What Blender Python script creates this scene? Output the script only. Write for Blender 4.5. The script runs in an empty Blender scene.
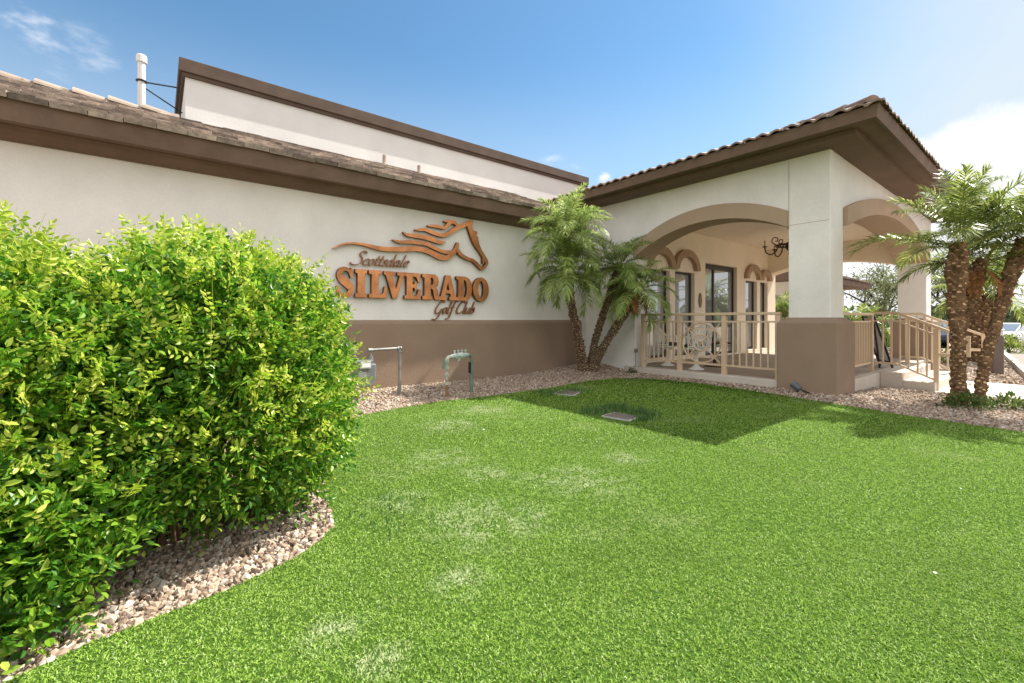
import bpy, bmesh, math, random
import numpy as np
from mathutils import Vector, Matrix
from mathutils.geometry import delaunay_2d_cdt

random.seed(7)
RNG = np.random.default_rng(7)
SC = bpy.context.scene
COL = SC.collection
R = math.radians
PI = math.pi

# ---------------------------------------------------------------- helpers
def world_loc(o):
    v = Vector((0, 0, 0))
    while o is not None:
        v += o.location
        o = o.parent
    return v

def tag(o, label=None, cat=None, group=None, kind=None):
    if label: o['label'] = label
    if cat: o['category'] = cat
    if group: o['group'] = group
    if kind: o['kind'] = kind
    return o

def thing(name, label, cat, loc=(0, 0, 0), group=None):
    o = bpy.data.objects.new(name, None)
    COL.objects.link(o)
    o.location = loc
    o.empty_display_size = .1
    return tag(o, label, cat, group)

def link_mesh(name, me, mats, parent=None, origin=None):
    o = bpy.data.objects.new(name, me)
    COL.objects.link(o)
    for m in (mats if isinstance(mats, (list, tuple)) else [mats]):
        me.materials.append(m)
    if parent is not None:
        off = world_loc(parent)
        o.parent = parent
    else:
        off = Vector(origin) if origin else Vector((0, 0, 0))
        o.location = off
    if off.length > 0:
        me.transform(Matrix.Translation(-off))
    return o

def np_mesh(name, V, F, mats, parent=None, origin=None, mi=None, smooth=False):
    V = np.ascontiguousarray(V, dtype=np.float32)
    F = np.ascontiguousarray(F, dtype=np.int32)
    me = bpy.data.meshes.new(name)
    k = F.shape[1]
    me.vertices.add(len(V)); me.vertices.foreach_set('co', V.ravel())
    me.loops.add(F.size); me.loops.foreach_set('vertex_index', F.ravel())
    me.polygons.add(len(F))
    me.polygons.foreach_set('loop_start', np.arange(0, F.size, k, dtype=np.int32))
    me.polygons.foreach_set('loop_total', np.full(len(F), k, dtype=np.int32))
    if mi is not None:
        me.polygons.foreach_set('material_index', np.ascontiguousarray(mi, dtype=np.int32))
    me.polygons.foreach_set('use_smooth', np.full(len(F), smooth, dtype=bool))
    me.update(calc_edges=True)
    return link_mesh(name, me, mats, parent, origin)

class MB:
    def __init__(s):
        s.v = []; s.f = []; s.m = []
    def add(s, vs, fs, mi=0):
        b = len(s.v)
        s.v += [tuple(p) for p in vs]
        s.f += [tuple(b + i for i in f) for f in fs]
        s.m += [mi] * len(fs)
        return s
    def box(s, x0, x1, y0, y1, z0, z1, mi=0):
        return s.add([(x0,y0,z0),(x1,y0,z0),(x1,y1,z0),(x0,y1,z0),(x0,y0,z1),(x1,y0,z1),(x1,y1,z1),(x0,y1,z1)],
                     [(3,2,1,0),(4,5,6,7),(0,1,5,4),(1,2,6,5),(2,3,7,6),(3,0,4,7)], mi)
    def prism(s, base, ext, mi=0):
        n = len(base); e = Vector(ext)
        top = [tuple(Vector(p) + e) for p in base]
        fs = [tuple(range(n - 1, -1, -1)), tuple(range(n, 2 * n))]
        fs += [(i, (i + 1) % n, n + (i + 1) % n, n + i) for i in range(n)]
        return s.add(list(base) + top, fs, mi)
    def bar(s, p0, p1, w, h=None, mi=0, up=(0, 0, 1)):
        p0 = Vector(p0); p1 = Vector(p1); h = h or w
        d = (p1 - p0).normalized(); u = Vector(up)
        if abs(d.dot(u)) > .98: u = Vector((0, 1, 0))
        a = d.cross(u).normalized(); b = a.cross(d).normalized()
        c = [a * w / 2 * i + b * h / 2 * j for i, j in ((-1,-1),(1,-1),(1,1),(-1,1))]
        return s.add([p0 + q for q in c] + [p1 + q for q in c],
                     [(0,1,2,3),(7,6,5,4),(0,4,5,1),(1,5,6,2),(2,6,7,3),(3,7,4,0)], mi)
    def tube(s, pts, rad, n=8, mi=0, cap=True, closed=False):
        pts = [Vector(p) for p in pts]; m = len(pts)
        rad = rad if isinstance(rad, (list, tuple)) else [rad] * m
        ref = None; vs = []
        for i, p in enumerate(pts):
            a = pts[i - 1] if (i > 0 or closed) else p
            b = pts[(i + 1) % m] if (i < m - 1 or closed) else p
            d = (b - a).normalized()
            if ref is None:
                ref = Vector((0, 0, 1)) if abs(d.z) < .9 else Vector((1, 0, 0))
            x = (ref - d * ref.dot(d)).normalized(); y = d.cross(x); ref = x
            for k in range(n):
                t = 2 * PI * k / n
                vs.append(p + (x * math.cos(t) + y * math.sin(t)) * rad[i])
        fs = []
        for i in range(m if closed else m - 1):
            j = (i + 1) % m
            for k in range(n):
                l = (k + 1) % n
                fs.append((i*n+k, i*n+l, j*n+l, j*n+k))
        if cap and not closed:
            fs.append(tuple(range(n - 1, -1, -1))); fs.append(tuple((m - 1) * n + k for k in range(n)))
        return s.add(vs, fs, mi)
    def lathe(s, prof, c, n=16, mi=0):
        vs = []; fs = []
        for r, z in prof:
            for k in range(n):
                t = 2 * PI * k / n
                vs.append((c[0] + r * math.cos(t), c[1] + r * math.sin(t), c[2] + z))
        for i in range(len(prof) - 1):
            for k in range(n):
                l = (k + 1) % n
                fs.append((i*n+k, i*n+l, (i+1)*n+l, (i+1)*n+k))
        fs.append(tuple(range(n - 1, -1, -1))); fs.append(tuple((len(prof) - 1) * n + k for k in range(n)))
        return s.add(vs, fs, mi)
    def build(s, name, mats, parent=None, origin=None, smooth=False, bevel=0, label=None):
        me = bpy.data.meshes.new(name)
        me.from_pydata(s.v, [], s.f)
        for p, i in zip(me.polygons, s.m):
            p.material_index = i; p.use_smooth = smooth
        me.update()
        o = link_mesh(name, me, mats, parent, origin)
        if bevel:
            b = o.modifiers.new('bevel', 'BEVEL'); b.width = bevel; b.segments = 2; b.limit_method = 'ANGLE'
            b.angle_limit = R(40)
        if label: o['label'] = label
        return o

def arc(cx, cz, r, a0, a1, n):
    return [(cx + r * math.cos(a0 + (a1 - a0) * i / n), cz + r * math.sin(a0 + (a1 - a0) * i / n)) for i in range(n + 1)]

def catmull(P, n=5):
    P = np.array(P, float); Q = np.vstack([2*P[0]-P[1], P, 2*P[-1]-P[-2]]); out = []
    for i in range(1, len(Q) - 2):
        a, b, c, d = Q[i-1:i+3]
        for k in range(n):
            t = k / n
            out.append(.5*(2*b + (c-a)*t + (2*a-5*b+4*c-d)*t*t + (3*b-a-3*c+d)*t**3))
    out.append(Q[-2])
    return np.array(out)

def norm(a):
    return a / np.maximum(np.linalg.norm(a, axis=-1, keepdims=True), 1e-9)

def scatter(tv, tf, P, U, W, S):
    """copies of one small template: x along U, z along W, scaled by S (N or N x 3)"""
    tv = np.array(tv, float); tf = np.array(tf, int)
    U = norm(U); Yv = norm(np.cross(W, U)); Wn = np.cross(U, Yv)
    S = np.asarray(S, float)
    if S.ndim == 1: S = np.repeat(S[:, None], 3, 1)
    V = (P[:, None, :] + (tv[None, :, 0:1] * S[:, None, 0:1]) * U[:, None, :]
         + (tv[None, :, 1:2] * S[:, None, 1:2]) * Yv[:, None, :] + (tv[None, :, 2:3] * S[:, None, 2:3]) * Wn[:, None, :])
    F = tf[None] + (np.arange(len(P)) * len(tv))[:, None, None]
    return V.reshape(-1, 3), F.reshape(-1, tf.shape[1])

def in_poly(px, py, poly):
    x = np.asarray(px); y = np.asarray(py); c = np.zeros(x.shape, bool); n = len(poly)
    for i in range(n):
        x0, y0 = poly[i]; x1, y1 = poly[(i + 1) % n]
        k = ((y0 > y) != (y1 > y)) & (x < (x1 - x0) * (y - y0) / ((y1 - y0) or 1e-12) + x0)
        c ^= k
    return c

def ss(a):
    a = np.clip(a, 0, 1); return a * a * (3 - 2 * a)

# ---------------------------------------------------------------- materials
def mat(name, col, rough=.8, var=.12, vscale=2.5, bump=0., bscale=60., spec=.3, metal=0., island=0., col2=None, fine=0., fscale=120., ior=None):
    m = bpy.data.materials.new(name); m.use_nodes = True
    nt = m.node_tree; N = nt.nodes; L = nt.links
    b = N['Principled BSDF']
    b.inputs['Roughness'].default_value = rough
    b.inputs['Specular IOR Level'].default_value = spec
    b.inputs['Metallic'].default_value = metal
    if ior: b.inputs['IOR'].default_value = ior
    tc = N.new('ShaderNodeTexCoord')
    nz = N.new('ShaderNodeTexNoise'); nz.inputs['Scale'].default_value = vscale; nz.inputs['Detail'].default_value = 6
    nz.inputs['Roughness'].default_value = .6
    L.new(tc.outputs['Object'], nz.inputs['Vector'])
    mix = N.new('ShaderNodeMix'); mix.data_type = 'RGBA'
    c2 = col2 or tuple(c * (1 - var) for c in col)
    c1 = col if col2 else tuple(min(c * (1 + var), .95) for c in col)
    mix.inputs['A'].default_value = (*c1, 1); mix.inputs['B'].default_value = (*c2, 1)
    rp = N.new('ShaderNodeMapRange'); rp.inputs['From Min'].default_value = .32; rp.inputs['From Max'].default_value = .68
    L.new(nz.outputs['Fac'], rp.inputs['Value']); L.new(rp.outputs['Result'], mix.inputs['Factor'])
    out = mix.outputs['Result']
    def mul(sock, lo, hi, src):
        mr = N.new('ShaderNodeMapRange'); mr.inputs['To Min'].default_value = lo; mr.inputs['To Max'].default_value = hi
        L.new(src, mr.inputs['Value'])
        mm = N.new('ShaderNodeVectorMath'); mm.operation = 'SCALE'
        L.new(sock, mm.inputs[0]); L.new(mr.outputs['Result'], mm.inputs['Scale'])
        return mm.outputs[0]
    if fine:
        n2 = N.new('ShaderNodeTexNoise'); n2.inputs['Scale'].default_value = fscale; n2.inputs['Detail'].default_value = 3
        L.new(tc.outputs['Object'], n2.inputs['Vector']); out = mul(out, 1 - fine, 1 + fine, n2.outputs['Fac'])
    if island:
        g = N.new('ShaderNodeNewGeometry'); out = mul(out, 1 - island, 1 + island, g.outputs['Random Per Island'])
    L.new(out, b.inputs['Base Color'])
    if bump:
        n3 = N.new('ShaderNodeTexNoise'); n3.inputs['Scale'].default_value = bscale; n3.inputs['Detail'].default_value = 5
        L.new(tc.outputs['Object'], n3.inputs['Vector'])
        bp = N.new('ShaderNodeBump'); bp.inputs['Strength'].default_value = bump; bp.inputs['Distance'].default_value = .01
        L.new(n3.outputs['Fac'], bp.inputs['Height']); L.new(bp.outputs['Normal'], b.inputs['Normal'])
    return m

def mat_leaf(name, stops, trans=.35, rough=.45, spec=.4, patch=None, spots=None):
    """foliage: colour from the random value of each leaf, part of the light let through"""
    m = bpy.data.materials.new(name); m.use_nodes = True
    nt = m.node_tree; N = nt.nodes; L = nt.links
    b = N['Principled BSDF']; b.inputs['Roughness'].default_value = rough
    b.inputs['Specular IOR Level'].default_value = spec
    g = N.new('ShaderNodeNewGeometry')
    r = N.new('ShaderNodeValToRGB'); cr = r.color_ramp
    while len(cr.elements) < len(stops): cr.elements.new(.5)
    for e, (p, c) in zip(cr.elements, stops): e.position = p; e.color = (*c, 1)
    L.new(g.outputs['Random Per Island'], r.inputs['Fac'])
    out = r.outputs['Color']
    if patch:
        tc = N.new('ShaderNodeTexCoord')
        for sc, lo, hi, colr, amt, det in patch:
            nz = N.new('ShaderNodeTexNoise'); nz.inputs['Scale'].default_value = sc; nz.inputs['Detail'].default_value = det
            nz.inputs['Roughness'].default_value = .62
            L.new(tc.outputs['Object'], nz.inputs['Vector'])
            mr = N.new('ShaderNodeMapRange'); mr.inputs['From Min'].default_value = lo; mr.inputs['From Max'].default_value = hi
            mr.inputs['To Max'].default_value = amt
            L.new(nz.outputs['Fac'], mr.inputs['Value'])
            mx = N.new('ShaderNodeMix'); mx.data_type = 'RGBA'
            L.new(mr.outputs['Result'], mx.inputs['Factor']); L.new(out, mx.inputs['A']); mx.inputs['B'].default_value = (*colr, 1)
            out = mx.outputs['Result']
    if spots:                                             # bleached, trodden places in the turf
        col, amt, lst = spots
        nz = N.new('ShaderNodeTexNoise'); nz.inputs['Scale'].default_value = 7; nz.inputs['Detail'].default_value = 8; nz.inputs['Roughness'].default_value = .65
        L.new(tc.outputs['Object'], nz.inputs['Vector']); acc = None
        for x, y, r in lst:
            v = N.new('ShaderNodeVectorMath'); v.operation = 'DISTANCE'; L.new(tc.outputs['Object'], v.inputs[0]); v.inputs[1].default_value = (x, y, 0)
            mr = N.new('ShaderNodeMapRange'); mr.interpolation_type = 'SMOOTHSTEP'
            mr.inputs['From Min'].default_value = r; mr.inputs['From Max'].default_value = r * .1
            L.new(v.outputs['Value'], mr.inputs['Value'])
            if acc is None: acc = mr.outputs['Result']
            else:
                q = N.new('ShaderNodeMath'); q.operation = 'MAXIMUM'; L.new(acc, q.inputs[0]); L.new(mr.outputs['Result'], q.inputs[1]); acc = q.outputs[0]
        th = N.new('ShaderNodeMapRange'); th.inputs['From Min'].default_value = .40; th.inputs['From Max'].default_value = .60; th.inputs['To Max'].default_value = amt
        L.new(nz.outputs['Fac'], th.inputs['Value'])
        q = N.new('ShaderNodeMath'); q.operation = 'MULTIPLY'; L.new(acc, q.inputs[0]); L.new(th.outputs['Result'], q.inputs[1])
        mx = N.new('ShaderNodeMix'); mx.data_type = 'RGBA'
        L.new(q.outputs[0], mx.inputs['Factor']); L.new(out, mx.inputs['A']); mx.inputs['B'].default_value = (*col, 1); out = mx.outputs['Result']
    L.new(out, b.inputs['Base Color'])
    t = N.new('ShaderNodeBsdfTranslucent'); L.new(out, t.inputs['Color'])
    ms = N.new('ShaderNodeMixShader'); ms.inputs['Fac'].default_value = trans
    L.new(b.outputs[0], ms.inputs[1]); L.new(t.outputs[0], ms.inputs[2])
    L.new(ms.outputs[0], N['Material Output'].inputs['Surface'])
    return m

M = {}
M['stucco'] = mat('cream_stucco', (.735, .71, .68), .9, .08, 1.1, bump=.5, bscale=32, spec=.15, fine=.07, fscale=38)
M['stucco_up'] = mat('pale_stucco', (.60, .59, .58), .9, .05, 1.3, bump=.35, bscale=30, spec=.15)
M['stucco_in'] = mat('warm_stucco', (.80, .70, .565), .9, .05, 1.3, bump=.3, bscale=45, spec=.15)
M['tan'] = mat('tan_stucco', (.275, .197, .142), .9, .07, 1.5, bump=.4, bscale=55, spec=.15, fine=.05)
M['hood'] = mat('brown_hood_stucco', (.39, .27, .18), .9, .06, 2, bump=.3, bscale=55, spec=.15)
M['arch'] = mat('arch_stucco', (.38, .28, .20), .9, .06, 1.5, bump=.5, bscale=60, spec=.15)
M['fascia'] = mat('brown_fascia_wood', (.14, .091, .066), .75, .16, 3, bump=.3, bscale=70, spec=.3, fine=.12, fscale=60)
M['coping'] = mat('dark_coping_board', (.088, .060, .046), .8, .15, 3, bump=.3, bscale=70, spec=.25, fine=.12, fscale=60)
M['soffit'] = mat('brown_soffit', (.16, .108, .082), .85, .12, 3, bump=.4, bscale=90, spec=.2, fine=.15, fscale=70)
M['tile'] = mat('clay_roof_tile', (.275, .228, .195), .85, .35, 9, bump=.6, bscale=50, spec=.2, island=.5, fine=.4, fscale=28)
M['ridge'] = mat('pale_ridge_tile', (.31, .25, .205), .85, .12, 4, bump=.4, bscale=50, spec=.2, island=.12)
M['stile'] = mat('brown_barrel_tile', (.20, .135, .10), .7, .3, 5, bump=.4, bscale=50, spec=.35, island=.25)
M['concrete'] = mat('pale_concrete', (.52, .47, .41), .85, .08, 2, bump=.25, bscale=60, spec=.2, fine=.06, fscale=150)
M['floor'] = mat('porch_floor', (.32, .25, .19), .6, .15, 2.5, bump=.1, bscale=40, spec=.35, fine=.1)
M['rail'] = mat('beige_painted_metal', (.56, .42, .285), .5, .04, 3, spec=.4)
M['glass'] = mat('reflective_window_glass', (.42, .45, .47), .02, .0, 1, spec=.5, metal=.62, ior=1.6)
M['wframe'] = mat('dark_window_frame', (.035, .027, .022), .4, .1, 3, spec=.4)
M['copper'] = mat('brushed_copper', (.47, .195, .075), .34, .35, 4, metal=.6, spec=.4, fine=.15, fscale=30)
M['copper_side'] = mat('dark_letter_return', (.13, .055, .025), .5, .2, 6, metal=.3, spec=.3)
M['copper_dark'] = mat('dark_copper', (.27, .125, .06), .45, .2, 7, metal=.4, spec=.4)
M['white'] = mat('white_metal', (.78, .77, .74), .45, .03, 3, spec=.4)
M['whitepipe'] = mat('white_vent_pipe', (.58, .57, .55), .5, .05, 3, spec=.3)
M['iron'] = mat('dark_iron', (.06, .028, .02), .5, .2, 5, spec=.4)
M['candle'] = mat('candle_sleeve', (.55, .40, .22), .6, .1, 5)
M['black'] = mat('black_metal', (.015, .015, .017), .45, .1, 5, spec=.4)
M['steel'] = mat('grey_galvanised_pipe', (.22, .215, .205), .5, .25, 9, metal=.3, spec=.4, fine=.1)
M['meter'] = mat('grey_meter_paint', (.165, .18, .18), .55, .15, 8, spec=.35)
M['meterlt'] = mat('pale_meter_index', (.36, .37, .36), .4, .1, 8, spec=.4)
M['verd'] = mat('weathered_green_pipe', (.20, .25, .19), .7, .3, 22, spec=.25, col2=(.62, .60, .53))
M['verdg'] = mat('green_painted_pipe', (.145, .20, .145), .6, .25, 10, spec=.3)
M['verdb'] = mat('pale_teal_valve', (.22, .34, .32), .6, .25, 24, spec=.3, col2=(.64, .65, .58))
M['rust'] = mat('rusty_pipe', (.27, .16, .08), .8, .3, 16, spec=.2)
M['bark'] = mat('palm_bark', (.175, .105, .062), .9, .3, 9, bump=.6, bscale=40, spec=.1, island=.25)
M['boot'] = mat('palm_leaf_scar', (.44, .30, .155), .85, .25, 9, spec=.1, island=.4)
M['barkg'] = mat('grey_palm_bark', (.13, .09, .062), .9, .3, 9, bump=.6, bscale=40, spec=.1, island=.25)
M['bootg'] = mat('brown_leaf_scar', (.36, .25, .145), .85, .25, 9, spec=.1, island=.5)
M['rachis'] = mat('frond_stalk', (.22, .25, .07), .6, .1, 6, spec=.3)
M['dry'] = mat('dry_frond', (.26, .12, .05), .9, .2, 6, spec=.1, island=.2)
M['frond'] = mat_leaf('palm_leaflet', [(0, (.09, .14, .025)), (.45, (.17, .235, .05)), (.8, (.29, .34, .07)), (1, (.50, .52, .22))], .5, .32, .5)
M['frondg'] = mat_leaf('dark_palm_leaflet', [(0, (.13, .22, .05)), (.5, (.28, .39, .10)), (.85, (.46, .54, .15)), (1, (.66, .68, .36))], .48, .42, .5)
M['hedge'] = mat_leaf('hedge_leaf', [(0, (.04, .145, .014)), (.4, (.105, .265, .022)), (.75, (.22, .40, .03)), (1, (.47, .57, .10))], .5, .36, .5)
M['hedgetip'] = mat_leaf('young_hedge_leaf', [(0, (.22, .38, .025)), (.5, (.43, .55, .045)), (1, (.68, .70, .16))], .45, .36, .5)
M['twig'] = mat('brown_twig', (.12, .07, .045), .9, .2, 12, spec=.1)
M['shrub'] = mat_leaf('shrub_leaf', [(0, (.04, .085, .02)), (.5, (.075, .13, .025)), (1, (.16, .21, .04))], .35, .45, .4)
M['shrubl'] = mat_leaf('bright_shrub_leaf', [(0, (.09, .15, .02)), (.5, (.16, .22, .03)), (1, (.30, .33, .07))], .4, .45, .4)
M['mesq'] = mat_leaf('fine_tree_leaf', [(0, (.11, .14, .06)), (.5, (.18, .21, .095)), (1, (.30, .32, .17))], .4, .6, .2)
M['far'] = mat_leaf('far_tree_leaf', [(0, (.05, .075, .035)), (.5, (.075, .10, .05)), (1, (.10, .125, .065))], .25, .7, .1)
M['bark2'] = mat('dark_tree_bark', (.055, .04, .03), .95, .25, 9, bump=.5, bscale=30, spec=.1)
TURFP = [(.95, .56, .70, (.48, .53, .25), .5, 7), (.55, .50, .72, (.085, .135, .02), .35, 3)]
M['turf'] = mat_leaf('turf_blade', [(0, (.036, .10, .012)), (.25, (.14, .275, .026)), (.65, (.29, .46, .058)), (.92, (.42, .57, .13)), (1, (.60, .68, .40))], .30, .5, .25, TURFP, ((.56, .62, .36), .85, [(1.5, 2.2, .5), (1.75, 2.05, .32), (2.5, 2.25, .5), (2.25, 2.5, .25), (.53, 1.75, .17), (.62, 1.52, .15), (1.25, 2.75, .3), (1.95, 3.4, .4), (2.6, 4.4, .5), (3.4, 4.9, .5), (2.0, 2.85, .3), (1.1, 1.75, .2), (3.2, 2.4, .3)]))
M['turfbase'] = mat('turf_backing', (.04, .08, .012), .95, .3, 60, spec=.05, fine=.4, fscale=140)
M['turflong'] = mat_leaf('long_grass_blade', [(0, (.05, .12, .03)), (.6, (.10, .20, .05)), (1, (.20, .31, .10))], .35, .4, .4)
M['soil'] = mat('dry_soil', (.20, .135, .095), .95, .3, 20, bump=.6, bscale=60, spec=.05, fine=.25)
M['land'] = mat('desert_ground', (.30, .235, .175), .95, .15, .2, bump=.2, bscale=5, spec=.05, fine=.1, fscale=8)
M['asphalt'] = mat('sunbleached_asphalt', (.235, .20, .17), .9, .12, .8, bump=.35, bscale=80, spec=.15, fine=.15, fscale=90)
M['paint'] = mat('white_line_paint', (.72, .72, .70), .7, .08, 4, spec=.2)
M['brownmetal'] = mat('brown_painted_metal', (.115, .085, .07), .5, .08, 3, spec=.4)
M['silver'] = mat('silver_cap', (.5, .5, .5), .35, .05, 4, metal=.7)
M['carwhite'] = mat('white_car_paint', (.75, .76, .77), .25, .02, 1, spec=.5)
M['carblue'] = mat('dark_blue_car_paint', (.02, .03, .06), .25, .05, 1, spec=.5)
M['carsilver'] = mat('silver_car_paint', (.38, .39, .40), .3, .03, 1, spec=.5, metal=.3)
M['tyre'] = mat('tyre_rubber', (.02, .02, .02), .8, .1, 5)
M['lamp'] = mat('headlamp_lens', (.6, .6, .6), .1, .02, 2, spec=.6)
M['redlamp'] = mat('red_tail_lamp', (.35, .02, .015), .2, .02, 2, spec=.6)
M['lid'] = mat('grey_brown_lid', (.17, .14, .12), .8, .12, 12, bump=.3, bscale=80, spec=.2)
M['lidrim'] = mat('pale_box_rim', (.45, .44, .43), .7, .1, 8)
M['board'] = mat('pale_board', (.84, .86, .90), .5, .12, 12, spec=.3)
M['bronze'] = mat('bronze_plaque', (.20, .145, .075), .5, .25, 14, metal=.3, spec=.4)
M['spot'] = mat('blue_grey_fitting', (.085, .10, .12), .4, .1, 8, spec=.4)
M['cushion'] = mat('dark_cushion', (.05, .045, .045), .9, .2, 20)

def mat_stone():
    m = bpy.data.materials.new('gravel_stone'); m.use_nodes = True
    nt = m.node_tree; N = nt.nodes; L = nt.links
    b = N['Principled BSDF']; b.inputs['Roughness'].default_value = .85; b.inputs['Specular IOR Level'].default_value = .25
    g = N.new('ShaderNodeNewGeometry'); r = N.new('ShaderNodeValToRGB'); cr = r.color_ramp
    st = [(0, (.12, .085, .065)), (.2, (.23, .165, .12)), (.45, (.335, .25, .185)), (.7, (.43, .34, .26)), (.86, (.29, .255, .225)), (1, (.58, .51, .43))]
    while len(cr.elements) < len(st): cr.elements.new(.5)
    for e, (p, c) in zip(cr.elements, st): e.position = p; e.color = (*c, 1)
    L.new(g.outputs['Random Per Island'], r.inputs['Fac'])
    tc = N.new('ShaderNodeTexCoord'); nz = N.new('ShaderNodeTexNoise'); nz.inputs['Scale'].default_value = 90
    nz.inputs['Detail'].default_value = 4
    L.new(tc.outputs['Object'], nz.inputs['Vector'])
    mr = N.new('ShaderNodeMapRange'); mr.inputs['To Min'].default_value = .7; mr.inputs['To Max'].default_value = 1.3
    L.new(nz.outputs['Fac'], mr.inputs['Value'])
    v = N.new('ShaderNodeVectorMath'); v.operation = 'SCALE'
    L.new(r.outputs['Color'], v.inputs[0]); L.new(mr.outputs['Result'], v.inputs['Scale'])
    L.new(v.outputs[0], b.inputs['Base Color'])
    return m
M['stone'] = mat_stone()

# ---------------------------------------------------------------- ground shape
def gz(x, y):
    x = np.asarray(x, float); y = np.asarray(y, float)
    z = .05 * ss((y - 5.9) / 1.3) * (x < 9)
    z = z + .10 * np.exp(-((x - 7.6) ** 2 + (y - 7.0) ** 2) / .8)
    z = z + .075 * ss((x - 7.45) / .5) * ss((y - 1.6) / .8) * ss((8.9 - x) / .6)
    z = z - .08 * ss((x - 8.6) / 2.6) * ss((2.9 - y) / .8)
    z = z - .013 * np.clip(x - 14, 0, 60)
    return z

def gz1(x, y): return float(gz(x, y))

LAWN = [(-.41,2.2),(-.2,2.27),(-.02,2.3),(.25,2.34),(.52,2.43),(.70,2.55),(.79,2.67),(.84,2.85),(.88,3.1),(1.05,3.7),(1.3,4.4),(1.55,5.0),(1.75,5.35),(2.05,5.58),
        (2.6,5.70),(3.29,5.79),(4.13,5.72),(5.25,5.73),(6.0,5.83),(6.7,5.88),(7.3,5.78),(7.6,5.45),(7.72,4.85),(7.74,4.2),(7.70,3.4),(7.64,2.8),(7.56,2.15),
        (7.48,1.68),(7.37,1.32),(7.32,.87),(7.27,.44),(7.22,.1),(7.1,-1),(6.9,-4),(6.5,-8),(-7,-8),(-7,2.0),(-3,2.1),(-1.2,2.12)]

def sheet(name, poly, step, m, dz=0., kind='structure', edge=None, holes=()):
    xs = [p[0] for p in poly]; ys = [p[1] for p in poly]
    gx, gy = np.meshgrid(np.arange(min(xs), max(xs), step), np.arange(min(ys), max(ys), step))
    gx = gx.ravel(); gy = gy.ravel(); k = in_poly(gx, gy, poly)
    pts = [Vector(p) for p in poly] + [Vector((a, b)) for a, b in zip(gx[k], gy[k])]
    n = len(poly)
    v, e, f, _, _, _ = delaunay_2d_cdt(pts, [(i, (i + 1) % n) for i in range(n)], [], 1, 1e-5)
    vs = [(p.x, p.y, gz1(p.x, p.y) + dz) for p in v]
    mb = MB(); mb.add(vs, [tuple(t) for t in f])
    if edge:
        b = [(x, y, gz1(x, y) + dz) for x, y in poly]
        c = [(x, y, gz1(x, y) + dz - edge) for x, y in poly]
        mb.add(b + c, [(i, (i + 1) % n, n + (i + 1) % n, n + i) for i in range(n)])
    o = mb.build(name, m)
    return tag(o, kind=kind)
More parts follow.
